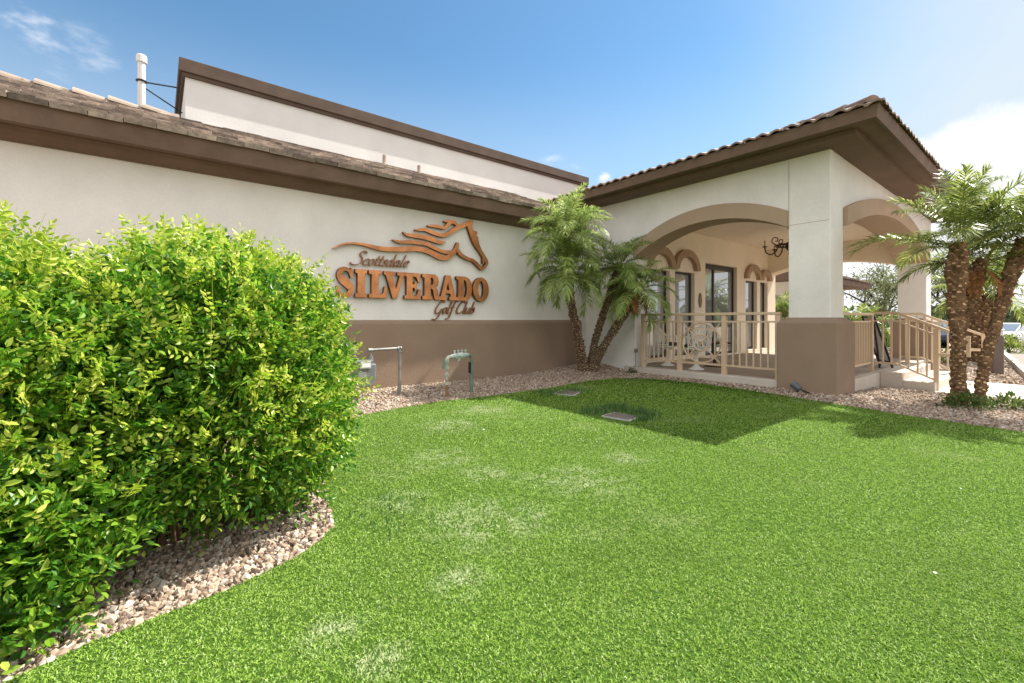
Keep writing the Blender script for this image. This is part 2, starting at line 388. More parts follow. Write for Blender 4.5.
HORSE=[
([(2.193,2.322),(2.229,2.341),(2.265,2.36),(2.302,2.378),(2.339,2.393),(2.379,2.404),(2.421,2.414),(2.464,2.421),(2.508,2.426),(2.551,2.428),(2.595,2.428),(2.639,2.426),(2.681,2.422),(2.721,2.415),(2.76,2.405),(2.801,2.395),(2.844,2.386),(2.888,2.379),(2.934,2.372),(2.983,2.367),(3.036,2.365),(3.095,2.365),(3.158,2.369),(3.222,2.374),(3.288,2.38),(3.36,2.388),(3.437,2.398),(3.509,2.408),(3.566,2.415),(3.599,2.419),(3.614,2.421),(3.626,2.422),(3.648,2.422),(3.682,2.421),(3.72,2.419),(3.759,2.415),(3.796,2.409),(3.832,2.4),(3.869,2.387),(3.908,2.373),(3.947,2.359),(3.983,2.346),(4.018,2.333),(4.056,2.32),(4.094,2.31),(4.131,2.305),(4.168,2.303),(4.206,2.305),(4.246,2.312),(4.285,2.327),(4.32,2.346),(4.35,2.366),(4.376,2.387),(4.4,2.409),(4.421,2.433),(4.439,2.457),(4.456,2.481),(4.471,2.506),(4.485,2.531),(4.497,2.556),(4.505,2.582),(4.509,2.606),(4.509,2.629),(4.506,2.649),(4.505,2.669)],[(2.189,2.33),(2.223,2.353),(2.257,2.377),(2.293,2.4),(2.332,2.419),(2.374,2.434),(2.418,2.444),(2.463,2.452),(2.508,2.458),(2.553,2.462),(2.599,2.464),(2.644,2.465),(2.689,2.464),(2.733,2.461),(2.775,2.455),(2.816,2.45),(2.858,2.445),(2.902,2.442),(2.947,2.439),(2.993,2.438),(3.043,2.438),(3.098,2.442),(3.158,2.449),(3.222,2.457),(3.287,2.465),(3.358,2.474),(3.434,2.485),(3.506,2.495),(3.564,2.502),(3.6,2.505),(3.621,2.505),(3.639,2.504),(3.661,2.503),(3.695,2.502),(3.735,2.501),(3.779,2.498),(3.824,2.493),(3.868,2.484),(3.911,2.472),(3.952,2.459),(3.991,2.448),(4.029,2.436),(4.066,2.424),(4.099,2.414),(4.129,2.406),(4.157,2.401),(4.184,2.396),(4.207,2.395),(4.225,2.397),(4.243,2.404),(4.264,2.417),(4.285,2.434),(4.307,2.451),(4.326,2.467),(4.344,2.483),(4.361,2.501),(4.377,2.519),(4.392,2.538),(4.405,2.558),(4.417,2.578),(4.427,2.596),(4.435,2.612),(4.443,2.63),(4.45,2.649),(4.457,2.669)]),
([(3.178,2.569),(3.209,2.557),(3.241,2.544),(3.275,2.533),(3.315,2.526),(3.361,2.526),(3.408,2.531),(3.456,2.537),(3.502,2.541),(3.549,2.542),(3.598,2.543),(3.645,2.543),(3.689,2.543),(3.726,2.543),(3.758,2.543),(3.788,2.541),(3.818,2.537),(3.849,2.529),(3.881,2.518),(3.916,2.504),(3.954,2.491),(3.994,2.478),(4.036,2.465),(4.079,2.452),(4.121,2.442),(4.161,2.436),(4.201,2.431),(4.24,2.429),(4.277,2.43),(4.314,2.435),(4.346,2.443),(4.375,2.453),(4.403,2.461)],[(3.182,2.582),(3.218,2.58),(3.252,2.578),(3.286,2.577),(3.322,2.578),(3.362,2.582),(3.406,2.589),(3.455,2.597),(3.504,2.603),(3.554,2.607),(3.604,2.609),(3.653,2.61),(3.697,2.61),(3.736,2.61),(3.771,2.609),(3.805,2.606),(3.841,2.6),(3.878,2.589),(3.914,2.576),(3.948,2.562),(3.984,2.549),(4.023,2.536),(4.064,2.523),(4.105,2.512),(4.143,2.503),(4.179,2.498),(4.214,2.495),(4.248,2.495),(4.278,2.496),(4.304,2.5),(4.329,2.507),(4.357,2.516),(4.386,2.524)]),
([(3.369,2.723),(3.385,2.709),(3.401,2.694),(3.421,2.679),(3.448,2.667),(3.482,2.661),(3.519,2.659),(3.556,2.658),(3.593,2.657),(3.63,2.655),(3.668,2.654),(3.707,2.652),(3.744,2.65),(3.778,2.647),(3.811,2.644),(3.843,2.64),(3.875,2.636),(3.908,2.629),(3.943,2.621),(3.979,2.612),(4.016,2.606),(4.052,2.603),(4.087,2.602),(4.12,2.604),(4.151,2.608),(4.177,2.615),(4.199,2.626),(4.216,2.637),(4.233,2.648)],[(3.377,2.735),(3.4,2.73),(3.421,2.724),(3.442,2.72),(3.465,2.719),(3.492,2.719),(3.526,2.722),(3.563,2.725),(3.602,2.727),(3.641,2.728),(3.68,2.729),(3.72,2.729),(3.759,2.728),(3.795,2.727),(3.831,2.725),(3.866,2.722),(3.903,2.717),(3.941,2.709),(3.977,2.699),(4.011,2.689),(4.043,2.681),(4.073,2.674),(4.103,2.668),(4.13,2.663),(4.154,2.659),(4.173,2.657),(4.191,2.656),(4.21,2.657),(4.23,2.658)]),
([(3.598,2.788),(3.621,2.788),(3.645,2.788),(3.668,2.787),(3.694,2.788),(3.721,2.79),(3.75,2.793),(3.777,2.795),(3.803,2.795),(3.828,2.79),(3.855,2.782),(3.885,2.772),(3.916,2.764),(3.947,2.757),(3.978,2.75),(4.009,2.744),(4.041,2.74),(4.073,2.736),(4.107,2.734),(4.141,2.733),(4.176,2.736),(4.209,2.743),(4.24,2.753),(4.269,2.766),(4.298,2.78),(4.328,2.798),(4.356,2.817),(4.382,2.836),(4.41,2.855),(4.44,2.874),(4.472,2.895),(4.505,2.914),(4.535,2.931),(4.565,2.946),(4.598,2.96),(4.632,2.975),(4.666,2.991),(4.696,3.008),(4.72,3.023),(4.74,3.036),(4.756,3.047),(4.774,3.058),(4.793,3.069),(4.814,3.082),(4.836,3.095)],[(3.597,2.805),(3.62,2.814),(3.643,2.822),(3.667,2.83),(3.692,2.837),(3.72,2.843),(3.75,2.848),(3.783,2.852),(3.817,2.852),(3.851,2.847),(3.883,2.839),(3.913,2.83),(3.941,2.823),(3.971,2.818),(4.0,2.812),(4.03,2.808),(4.059,2.805),(4.088,2.803),(4.118,2.803),(4.146,2.805),(4.171,2.808),(4.193,2.814),(4.214,2.822),(4.235,2.832),(4.258,2.844),(4.28,2.858),(4.303,2.876),(4.329,2.896),(4.359,2.917),(4.39,2.938),(4.422,2.961),(4.457,2.983),(4.493,3.004),(4.53,3.022),(4.567,3.037),(4.599,3.05),(4.626,3.062),(4.647,3.074),(4.667,3.088),(4.689,3.103),(4.715,3.117),(4.743,3.127),(4.769,3.134),(4.793,3.138),(4.817,3.143)]),
([(3.845,2.894),(3.876,2.893),(3.907,2.892),(3.937,2.891),(3.966,2.89),(3.995,2.889),(4.025,2.888),(4.056,2.886),(4.085,2.885),(4.113,2.883),(4.142,2.881),(4.172,2.879),(4.205,2.885),(4.236,2.9),(4.258,2.919),(4.274,2.936),(4.288,2.951),(4.304,2.968),(4.316,2.983),(4.324,2.991),(4.329,2.994),(4.338,2.998),(4.355,3.004),(4.372,3.008),(4.383,3.01),(4.391,3.009),(4.401,3.004),(4.414,2.996),(4.427,2.988),(4.438,2.982),(4.447,2.976),(4.457,2.97),(4.468,2.963)],[(3.845,2.911),(3.876,2.919),(3.907,2.928),(3.939,2.935),(3.972,2.94),(4.004,2.943),(4.036,2.942),(4.067,2.941),(4.096,2.94),(4.126,2.939),(4.155,2.937),(4.177,2.937),(4.191,2.94),(4.199,2.945),(4.209,2.954),(4.221,2.969),(4.234,2.984),(4.243,2.998),(4.252,3.014),(4.266,3.034),(4.29,3.054),(4.319,3.066),(4.349,3.073),(4.378,3.075),(4.406,3.073),(4.431,3.063),(4.449,3.05),(4.461,3.036),(4.47,3.024),(4.478,3.012),(4.483,3.0),(4.486,2.989),(4.49,2.978)]),
([(4.187,3.015),(4.204,3.016),(4.222,3.016),(4.239,3.017),(4.258,3.019),(4.278,3.022),(4.299,3.025),(4.321,3.029),(4.343,3.032)],[(4.185,3.04),(4.202,3.046),(4.219,3.052),(4.237,3.057),(4.255,3.063),(4.276,3.067),(4.297,3.072),(4.318,3.076),(4.34,3.08)]),
([(4.764,3.135),(4.75,3.119),(4.736,3.104),(4.723,3.088),(4.713,3.073),(4.707,3.059),(4.702,3.043),(4.698,3.022),(4.698,2.998),(4.702,2.974),(4.709,2.953),(4.718,2.932),(4.726,2.911),(4.736,2.889),(4.746,2.865),(4.757,2.841),(4.768,2.818),(4.777,2.794),(4.787,2.768),(4.798,2.742),(4.811,2.717),(4.826,2.692),(4.843,2.668),(4.861,2.644),(4.88,2.62),(4.9,2.599),(4.92,2.579),(4.94,2.56),(4.959,2.541),(4.978,2.519),(4.996,2.497),(5.013,2.476),(5.029,2.455),(5.044,2.434),(5.058,2.412),(5.072,2.392),(5.085,2.373),(5.098,2.358),(5.11,2.346),(5.117,2.34),(5.121,2.335),(5.121,2.332),(5.12,2.326),(5.115,2.318),(5.108,2.307),(5.099,2.294),(5.087,2.28),(5.074,2.267),(5.062,2.256),(5.05,2.248),(5.036,2.24),(5.02,2.232),(5.003,2.222)],[(4.807,3.13),(4.809,3.112),(4.811,3.094),(4.813,3.077),(4.813,3.06),(4.808,3.044),(4.802,3.031),(4.798,3.024),(4.797,3.017),(4.799,3.007),(4.806,2.994),(4.816,2.977),(4.827,2.959),(4.839,2.939),(4.854,2.919),(4.87,2.897),(4.886,2.873),(4.901,2.849),(4.916,2.825),(4.93,2.801),(4.943,2.775),(4.954,2.749),(4.963,2.722),(4.971,2.696),(4.98,2.671),(4.99,2.649),(5.001,2.626),(5.013,2.604),(5.027,2.582),(5.043,2.56),(5.061,2.538),(5.08,2.516),(5.098,2.494),(5.115,2.472),(5.13,2.45),(5.144,2.429),(5.156,2.411),(5.165,2.396),(5.174,2.383),(5.182,2.367),(5.187,2.348),(5.186,2.329),(5.179,2.312),(5.17,2.297),(5.161,2.284),(5.149,2.269),(5.135,2.252),(5.12,2.236),(5.102,2.221),(5.083,2.208),(5.064,2.199),(5.046,2.191),(5.029,2.183)]),
([(4.44,2.508),(4.46,2.485),(4.481,2.461),(4.504,2.436),(4.533,2.413),(4.567,2.394),(4.603,2.379),(4.64,2.367),(4.676,2.355),(4.713,2.346),(4.75,2.339),(4.782,2.332),(4.809,2.324),(4.83,2.313),(4.849,2.301),(4.869,2.286),(4.892,2.269),(4.918,2.249),(4.945,2.228),(4.973,2.206),(5.001,2.184)],[(4.501,2.551),(4.522,2.527),(4.542,2.503),(4.561,2.482),(4.582,2.465),(4.608,2.45),(4.639,2.437),(4.672,2.424),(4.705,2.413),(4.738,2.405),(4.772,2.398),(4.809,2.391),(4.844,2.38),(4.874,2.366),(4.899,2.35),(4.922,2.334),(4.945,2.316),(4.971,2.295),(4.997,2.271),(5.024,2.247),(5.05,2.223)]),
([(5.04,2.462),(5.041,2.439),(5.042,2.416),(5.044,2.394),(5.045,2.374),(5.045,2.357),(5.046,2.342),(5.046,2.328),(5.047,2.313)],[(5.058,2.465),(5.065,2.444),(5.071,2.422),(5.077,2.4),(5.082,2.38),(5.085,2.363),(5.087,2.347),(5.088,2.333),(5.089,2.318)]),
([(4.859,2.909),(4.867,2.904),(4.874,2.899),(4.878,2.895),(4.88,2.893),(4.884,2.891),(4.89,2.886),(4.896,2.879),(4.902,2.871)],[(4.876,2.934),(4.886,2.932),(4.896,2.931),(4.908,2.927),(4.919,2.919),(4.924,2.906),(4.922,2.895),(4.919,2.884),(4.916,2.874)]),
([(4.875,2.822),(4.882,2.815),(4.889,2.807),(4.894,2.801),(4.898,2.797),(4.902,2.793),(4.908,2.788),(4.914,2.78),(4.921,2.773)],[(4.897,2.844),(4.907,2.84),(4.918,2.835),(4.93,2.829),(4.939,2.82),(4.942,2.808),(4.941,2.796),(4.937,2.786),(4.934,2.776)])]
# ---------------------------------------------------------------- ground, paths, road
def axis(lo, hi, a, b, fine_step, n):
    return np.concatenate([np.linspace(lo, a, n, endpoint=False), np.arange(a, b, fine_step), np.linspace(b, hi, n)])
gx_, gy_ = axis(-700, 700, -10, 45, .6, 12), axis(-700, 700, -12, 14, .6, 12)
GX, GY = np.meshgrid(gx_, gy_)
gv = np.stack([GX.ravel(), GY.ravel(), gz(GX, GY).ravel() - .035], 1)
nx, ny = len(gx_), len(gy_)
ii, jj = np.meshgrid(np.arange(nx - 1), np.arange(ny - 1))
a_ = (jj * nx + ii).ravel()
tag(np_mesh('ground', gv, np.stack([a_, a_ + 1, a_ + nx + 1, a_ + nx], 1), M['land'], smooth=True), kind='structure')

sheet('lawn', LAWN, .22, M['turfbase'], .0, edge=.03)
# gravel beds: soil sheets under the loose stones
BED_HEDGE = [(-4,2.14),(-3,2.1),(-1.2,2.12),(-.41,2.2),(-.2,2.27),(-.02,2.3),(.25,2.34),(.52,2.43),(.70,2.55),(.79,2.67),(.84,2.85),(.88,3.1),(1.05,3.7),(1.3,4.4),(1.55,5.0),(1.75,5.35),(2.05,5.58),
             (2.6,5.70),(3.29,5.79),(4.13,5.72),(5.25,5.73),(6.0,5.83),(6.7,5.88),(7.3,5.78),(7.6,5.45),(7.72,4.85),(7.74,4.2),(7.70,3.4),(7.64,2.8),(7.56,2.15),
             (7.48,1.68),(7.37,1.32),(7.32,.87),(7.27,.44),(7.22,.1),(7.1,-1),(6.9,-4),(10.76,-4),(10.76,2.3),(8.5,2.5),(8.05,3.0),(8.05,6.0),(8.15,7.35),(-4,7.35)]
sheet('gravel_bed', BED_HEDGE, .22, M['soil'], -.016)
BED_ROAD = [(13.22,.50),(14.4,.62),(16,.80),(19.5,1.12),(25,1.6),(25,6),(15.7,6),(15.7,2.0),(13.22,1.9)]
sheet('planting_strip', BED_ROAD, .3, M['soil'], -.016)

mb = MB()
for y0 in np.arange(-9, 1.6, 1.52):                     # slabs with open joints
    y1 = min(y0 + 1.51, 1.55)
    z0 = gz1(12, y0); z1 = gz1(12, y1)
    mb.add([(10.78,y0,z0+.012),(13.2,y0,z0+.012),(13.2,y1,z1+.012),(10.78,y1,z1+.012),(10.78,y0,z0-.08),(13.2,y0,z0-.08),(13.2,y1,z1-.08),(10.78,y1,z1-.08)],
           [(0,1,2,3),(0,4,5,1),(1,5,6,2),(2,6,7,3),(3,7,4,0)])
tag(mb.build('walkway', M['concrete'], bevel=.006), kind='structure')

def kerb_y(x): return .52 + .092 * (x - 13.9)
ROAD = [(13.25,.32)] + [(x, kerb_y(x) - .14) for x in (16, 18, 20, 24, 30, 40, 60)] + [(60,-30),(13.25,-30)]
sheet('road', ROAD, 1.2, M['asphalt'], .004)
mb = MB()
xs = [13.25, 16, 18, 20, 24, 30, 40, 60]
for a, b in zip(xs[:-1], xs[1:]):
    for (ya, yb) in ((-.15, 0.),):
        za, zb = gz1(a, 0), gz1(b, 0)
        mb.add([(a,kerb_y(a)-.15,za-.1),(b,kerb_y(b)-.15,zb-.1),(b,kerb_y(b),zb-.1),(a,kerb_y(a),za-.1),
                (a,kerb_y(a)-.14,za+.12),(b,kerb_y(b)-.14,zb+.12),(b,kerb_y(b),zb+.12),(a,kerb_y(a),za+.12)],
               [(0,1,5,4),(1,2,6,5),(2,3,7,6),(3,0,4,7),(4,5,6,7)])
tag(mb.build('kerb', M['concrete']), kind='structure')
mb = MB()
for k in range(9):
    x = 24 + k * 2.7
    mb.add([(x,-7,gz1(x,0)+.01),(x+.1,-7,gz1(x,0)+.01),(x+.1,-2,gz1(x,0)+.01),(x,-2,gz1(x,0)+.01)], [(0,1,2,3)])
tag(mb.build('parking_lines', M['paint']), kind='structure')

# ---------------------------------------------------------------- loose stones
def stone_field(name, poly, n_per_m2, size, keep=None, area_box=None, lift=.0):
    x0, x1, y0, y1 = area_box or (min(p[0] for p in poly), max(p[0] for p in poly), min(p[1] for p in poly), max(p[1] for p in poly))
    n = int((x1 - x0) * (y1 - y0) * n_per_m2)
    x = RNG.uniform(x0, x1, n); y = RNG.uniform(y0, y1, n)
    k = in_poly(x, y, poly)
    if keep is not None: k &= keep(x, y)
    x = x[k]; y = y[k]; n = len(x)
    t = (1 + 5 ** .5) / 2
    iv = np.array([(-1,t,0),(1,t,0),(-1,-t,0),(1,-t,0),(0,-1,t),(0,1,t),(0,-1,-t),(0,1,-t),(t,0,-1),(t,0,1),(-t,0,-1),(-t,0,1)], float)
    iv /= np.linalg.norm(iv[0])
    fs = np.array([(0,11,5),(0,5,1),(0,1,7),(0,7,10),(0,10,11),(1,5,9),(5,11,4),(11,10,2),(10,7,6),(7,1,8),(3,9,4),(3,4,2),(3,2,6),(3,6,8),(3,8,9),(4,9,5),(2,4,11),(6,2,10),(8,6,7),(9,8,1)])
    s = size * np.clip(RNG.lognormal(0, .36, n), .3, 1.9) * .5
    z = gz(x, y) - .010 + s * RNG.uniform(.05, .75, n) + lift
    U = norm(RNG.normal(size=(n, 3)) * np.array([1, 1, .45])); W = norm(RNG.normal(size=(n, 3)))
    S = s[:, None] * RNG.uniform(.6, 1.25, (n, 3))
    Vs, Fs = [], []; base = 0
    for g in np.array_split(np.arange(n), 10):
        tv = iv * (1 + RNG.uniform(-.28, .28, (12, 1)))
        V, F = scatter(tv, fs, np.stack([x, y, z], 1)[g], U[g], W[g], S[g])
        Vs.append(V); Fs.append(F + base); base += len(V)
    return tag(np_mesh(name, np.concatenate(Vs), np.concatenate(Fs), M['stone']), kind='stuff')

stone_field('gravel', BED_HEDGE, 6500, .0205, area_box=(-.9, 1.9, 2.0, 5.4), keep=lambda x, y: (y < 3.1) | (x > .8))
stone_field('wall_gravel', BED_HEDGE, 3400, .0225, area_box=(1.2, 8.2, 5.3, 7.35))
stone_field('porch_gravel', BED_HEDGE, 2800, .0245, area_box=(6.9, 10.78, -1.6, 5.4), keep=lambda x, y: (x < 8.05) | (y < 2.4))
stone_field('strip_gravel', BED_ROAD, 600, .055)

# ---------------------------------------------------------------- the clubhouse
club = thing('clubhouse', 'cream stucco clubhouse with tan wainscot, brown eaves and an arched corner porch', 'building', (0, 7.3, 0))
def part(mb, name, m, **k): return mb.build(name, m, club, **k)

EA = .42                                                  # roof pitch of the low wing
part(MB().box(-9, 8.1, 7.3, 7.6, -.3, 3.2), 'wall', M['stucco'])
# tan wainscot with a sloped ledge and a rounded end
pf = [(0,-.3),(-.065,-.3),(-.065,1.13),(-.05,1.165),(-.012,1.20),(0,1.20)]
mb = MB(); n = len(pf); rows = []
xs_ = [-9.0] + [7.93 - .065 + .065 * math.sin(a) for a in np.linspace(0, PI / 2, 6)]
dep = [1.0] + [max(.06, math.cos(a)) for a in np.linspace(0, PI / 2, 6)]
vs = []
for x, d in zip(xs_, dep): vs += [(x, 7.3 + p[0] * d - .001, p[1] - (1 - d) * .02 * (p[1] > 1)) for p in pf]
fs = []
for i in range(len(xs_) - 1):
    for k in range(n - 1): fs.append((i*n+k, (i+1)*n+k, (i+1)*n+k+1, i*n+k+1))
fs.append(tuple((len(xs_)-1)*n + k for k in range(n)))
part(mb.add(vs, fs), 'wainscot', M['tan'])

# eave of the low wing: crown board, soffit, fascia
X0, X1 = -9, 7.62
part(MB().prism([(X0,7.3,3.17),(X0,7.24,3.17),(X0,7.17,3.19),(X0,7.09,3.235),(X0,7.05,3.285),(X0,7.3,3.285)], (X1-X0,0,0)), 'crown_board', M['fascia'])
part(MB().box(X0, X1, 6.905, 7.3, 3.29, 3.31), 'soffit', M['soffit'])
part(MB().prism([(X0,6.90,3.285),(X0,6.875,3.275),(X0,6.835,3.492),(X0,6.90,3.492)], (X1-X0,0,0)), 'fascia', M['fascia'])
# shake-like flat tiles in courses
def tile_mesh(x0, x1, y0, z0, ncourse, pitch, expo, w, lip=.062, sgn=1):
    mb = MB(); th = math.atan(pitch); c, s = math.cos(th), math.sin(th)
    for i in range(ncourse):
        xo = x0 - (w / 2 if i % 2 else 0)
        d0 = i * expo
        x = xo
        while x < x1:
            j = random.uniform(-.012, .012); ww = w - .006; l = expo + .07
            a = d0 + random.uniform(-.012, .012); t0 = .055 + j * .6; t1 = .012
            xa, xb = max(x, x0), min(x + ww, x1)
            if xb - xa > .03:
                def P(xx, d, h): return (xx, y0 + sgn * (d * c - h * s), z0 + d * s + h * c)
                mb.add([P(xa,a,t0-lip),P(xb,a,t0-lip),P(xb,a+l,t1-lip),P(xa,a+l,t1-lip),P(xa,a,t0),P(xb,a,t0+j*.4),P(xb,a+l,t1),P(xa,a+l,t1)],
                       [(3,2,1,0),(4,5,6,7),(0,1,5,4),(1,2,6,5),(2,3,7,6),(3,0,4,7)] if sgn > 0 else [(0,1,2,3),(7,6,5,4),(4,5,1,0),(5,6,2,1),(6,7,3,2),(7,4,0,3)])
            x += w
    return mb
YR, ZR = 9.5, 3.48 + EA * (9.5 - 6.82)
roof = part(tile_mesh(X0, X1, 6.79, 3.485, 9, EA, .33, .30), 'roof', M['tile'])
MB().prism([(X0,6.84,3.475),(X0,YR,ZR-.05),(X0,YR,ZR-.25),(X0,7.3,3.31),(X0,6.9,3.31)], (X1-X0,0,0)).build('roof_deck', M['soffit'], roof)
mbk = tile_mesh(X0, .30, 2*YR - 6.79, 3.485, 9, EA, .33, .30, sgn=-1)
mbk.build('rear_slope', M['tile'], roof)
mb = MB(); x = X0
while x < .2:                                             # ridge caps, each one lapping the next
    l = .46; z = ZR + .035
    def sec(xx, r, dz): return [(xx, YR + r * math.cos(a), z + dz + .8 * r * math.sin(a) - .03) for a in np.linspace(0, PI, 9)]
    A = sec(x, .135, .035); B = sec(min(x + l, .33), .10, .0)
    m_ = len(A)
    mb.add(A + B, [(k, k+1, m_+k+1, m_+k) for k in range(m_-1)] + [tuple(range(m_-1, -1, -1))])
    x += .40
mb.build('ridge_cap', M['ridge'], roof)
# the taller parapet block behind
part(MB().box(.38, 10.6, YR, YR + .2, 4.2, 5.5).box(.38, .58, YR + .2, 15, 4.2, 5.5), 'parapet_wall', M['stucco_up'])
part(MB().box(.29, 10.6, YR - .085, YR + .28, 5.45, 5.67).box(.29, .66, YR + .28, 15, 5.45, 5.67)
     .box(.33, 10.6, YR - .05, YR + .24, 5.385, 5.448).box(.33, .62, YR + .24, 15, 5.385, 5.448), 'parapet_coping', M['coping'], bevel=.006)
part(MB().box(.56, 10.5, YR + .2, 15, 5.2, 5.3), 'flat_roof', M['soffit'])

# ---- porch: wall with the wide arch facing the lawn (plane X = 8.1)
def arch_z(y, c, r, top): return top - r + math.sqrt(max(r * r - (y - c) ** 2, 0))
AB = (4.22, 2.85, 3.085)
ys = np.linspace(2.88, 5.88, 26)
pts = [(9.48,-.3),(9.48,3.84),(2.88,3.84)] + [(y, arch_z(y, *AB)) for y in ys] + [(5.88,-.3)]
part(MB().prism([(8.1, y, z) for y, z in pts], (.45, 0, 0)), 'wall', M['stucco'])
def band(pl, lo, hi, fn, thick, proud, axis_, back, cut_lo=None):
    """an arched band standing proud of a wall, following the opening and lining its underside"""
    us = np.linspace(lo, hi, 30); mb = MB(); vs = []
    for u in us:
        z = fn(u)
        q = [(-proud, z + thick), (-proud, z - .03), (back, z - .03), (back, z), (0, z), (0, z + thick)]
        vs += [((pl + a, u, b) if axis_ == 'x' else (u, pl + a, b)) for a, b in q]
    n = 6; fs = []
    for i in range(len(us) - 1):
        for k in range(n): fs.append((i*n+k, i*n+(k+1)%n, (i+1)*n+(k+1)%n, (i+1)*n+k))
    fs.append(tuple(range(n))); fs.append(tuple((len(us)-1)*n + k for k in range(n-1, -1, -1)))
    if axis_ == 'x': fs = [f[::-1] for f in fs]
    return mb.add(vs, fs)
part(band(8.1, 2.885, 5.87, lambda y: arch_z(y, *AB), .24, .075, 'x', .452), 'arch_band', M['arch'])
# corner pillar, its tan base with a sloped top
def pillar(x0, x1, y0, y1, zt, name='pillar'):
    p = part(MB().box(x0, x1, y0, y1, -.3, zt), name, M['stucco'], bevel=.012)
    o = .13
    mb = MB(); z = 1.165
    a = [(x0-o,y0-o),(x1+o,y0-o),(x1+o,y1+o),(x0-o,y1+o)]; b = [(x0-.002,y0-.002),(x1+.002,y0-.002),(x1+.002,y1+.002),(x0-.002,y1+.002)]
    mb.add([(x,y,-.3) for x,y in a] + [(x,y,z) for x,y in a] + [(x,y,1.24) for x,y in b],
           [(0,1,5,4),(1,2,6,5),(2,3,7,6),(3,0,4,7),(4,5,9,8),(5,6,10,9),(6,7,11,10),(7,4,8,11)])
    mb.build('base', M['tan'], p, bevel=.02)
    return p
pil = pillar(8.095, 8.70, 2.295, 2.88, 3.84)
# control joints scored in the pillar
MB().box(8.0925, 8.0935, 2.31, 2.87, 2.745, 2.751).box(8.0925, 8.0935, 2.867, 2.871, 2.76, 3.8).build('control_joint', M['arch'], pil)
# arch facing the walkway (plane Y = 2.38)
AC = (12.0, 10.2, 3.30)
xs2 = np.linspace(8.70, 15.45, 30)
pts = [(15.45,3.84),(8.70,3.84)] + [(x, arch_z(x, *AC)) for x in xs2]
part(MB().prism([(x, 2.30, z) for x, z in pts], (0, .57, 0)), 'wall', M['stucco'])
part(band(2.30, 8.71, 15.44, lambda x: arch_z(x, *AC), .27, .07, 'y', .572), 'arch_band', M['arch'])
pillar(15.45, 16.05, 2.30, 2.87, 3.84)
# far end of the porch
AD = (4.45, 5.4, 2.92)
ys3 = np.linspace(2.87, 6.1, 24)
part(MB().prism([(15.45, y, z) for y, z in [(6.1,3.84),(2.87,3.84)] + [(y, arch_z(y, *AD)) for y in ys3]], (.57, 0, 0)), 'wall', M['stucco_in'])
# inner wall with its windows (plane Y = 6.1)
WIN = [(8.90, 9.80, .30, 2.40, 1), (10.03, 10.95, .30, 2.42, 1), (11.50, 13.32, .24, 2.74, 0), (13.88, 14.66, .30, 2.40, 1), (14.88, 15.44, .30, 2.40, 1)]
mb = MB(); xc = 8.55
for a, b, z0, z1, h in WIN:
    mb.box(xc, a, 6.1, 6.4, -.3, 3.84); mb.box(a, b, 6.1, 6.4, -.3, z0); mb.box(a, b, 6.1, 6.4, z1, 3.84); xc = b
mb.box(xc, 16.05, 6.1, 6.4, -.3, 3.84)
part(mb, 'wall', M['stucco_in'])
part(MB().box(15.75, 16.05, 6.4, 12, -.3, 3.84), 'wall', M['stucco_in'])
for a, b, z0, z1, h in WIN:
    mb = MB(); f = .05; y0, y1 = 6.20, 6.27
    mb.box(a, a+f, y0, y1, z0, z1).box(b-f, b, y0, y1, z0, z1).box(a+f, b-f, y0, y1, z0, z0+f).box(a+f, b-f, y0, y1, z1-f*(1 if h else 2.6), z1)
    if not h: mb.box(a+.62, a+.68, y0, y1, z0+f, z1-.13).box(a+.68, b-f, y0, y1, 1.02, 1.06)
    w = part(mb, 'window', M['wframe'])
    MB().box(a+f-.01, b-f+.01, 6.232, 6.242, z0+f-.01, z1-f+.01).build('pane', M['glass'], w)
    if h:
        c = (a + b) / 2; ro = (b - a) / 2 + .12; ri = ro - .17; zc = z1 + .05
        o_ = [(c + ro * math.cos(t), zc + .88 * ro * math.sin(t)) for t in np.linspace(0, PI, 17)]
        i_ = [(c + ri * math.cos(t), zc + .80 * ri * math.sin(t)) for t in np.linspace(PI, 0, 17)]
        n_ = 17; vs = []
        for (x, z), (x2, z2) in zip(o_, i_[::-1]):
            vs += [(x,5.99,z),(x2,5.99,z2),(x2,6.1,z2),(x,6.1,z)]
        fs = []
        for k in range(n_ - 1):
            for q in range(4): fs.append((k*4+q, (k+1)*4+q, (k+1)*4+(q+1)%4, k*4+(q+1)%4))
        fs += [(3,2,1,0), tuple((n_-1)*4+q for q in range(4))]
        part(MB().add(vs, fs), 'window_hood', M['hood'])
part(MB().box(8.55, 15.45, 2.87, 6.1, 3.46, 3.52), 'ceiling', M['stucco_in'])
sl = part(MB().box(8.0, 16.1, 2.26, 6.1, -.35, .20), 'porch_slab', M['concrete'], bevel=.012)
MB().box(8.22, 15.9, 2.38, 6.1, .19, .205).build('porch_floor', M['floor'], sl)
part(MB().box(10.78, 13.45, 1.93, 2.258, -.35, .225), 'landing', M['concrete'], bevel=.012)
part(MB().box(10.78, 13.45, 1.49, 1.928, -.35, .085), 'step', M['concrete'], bevel=.012)

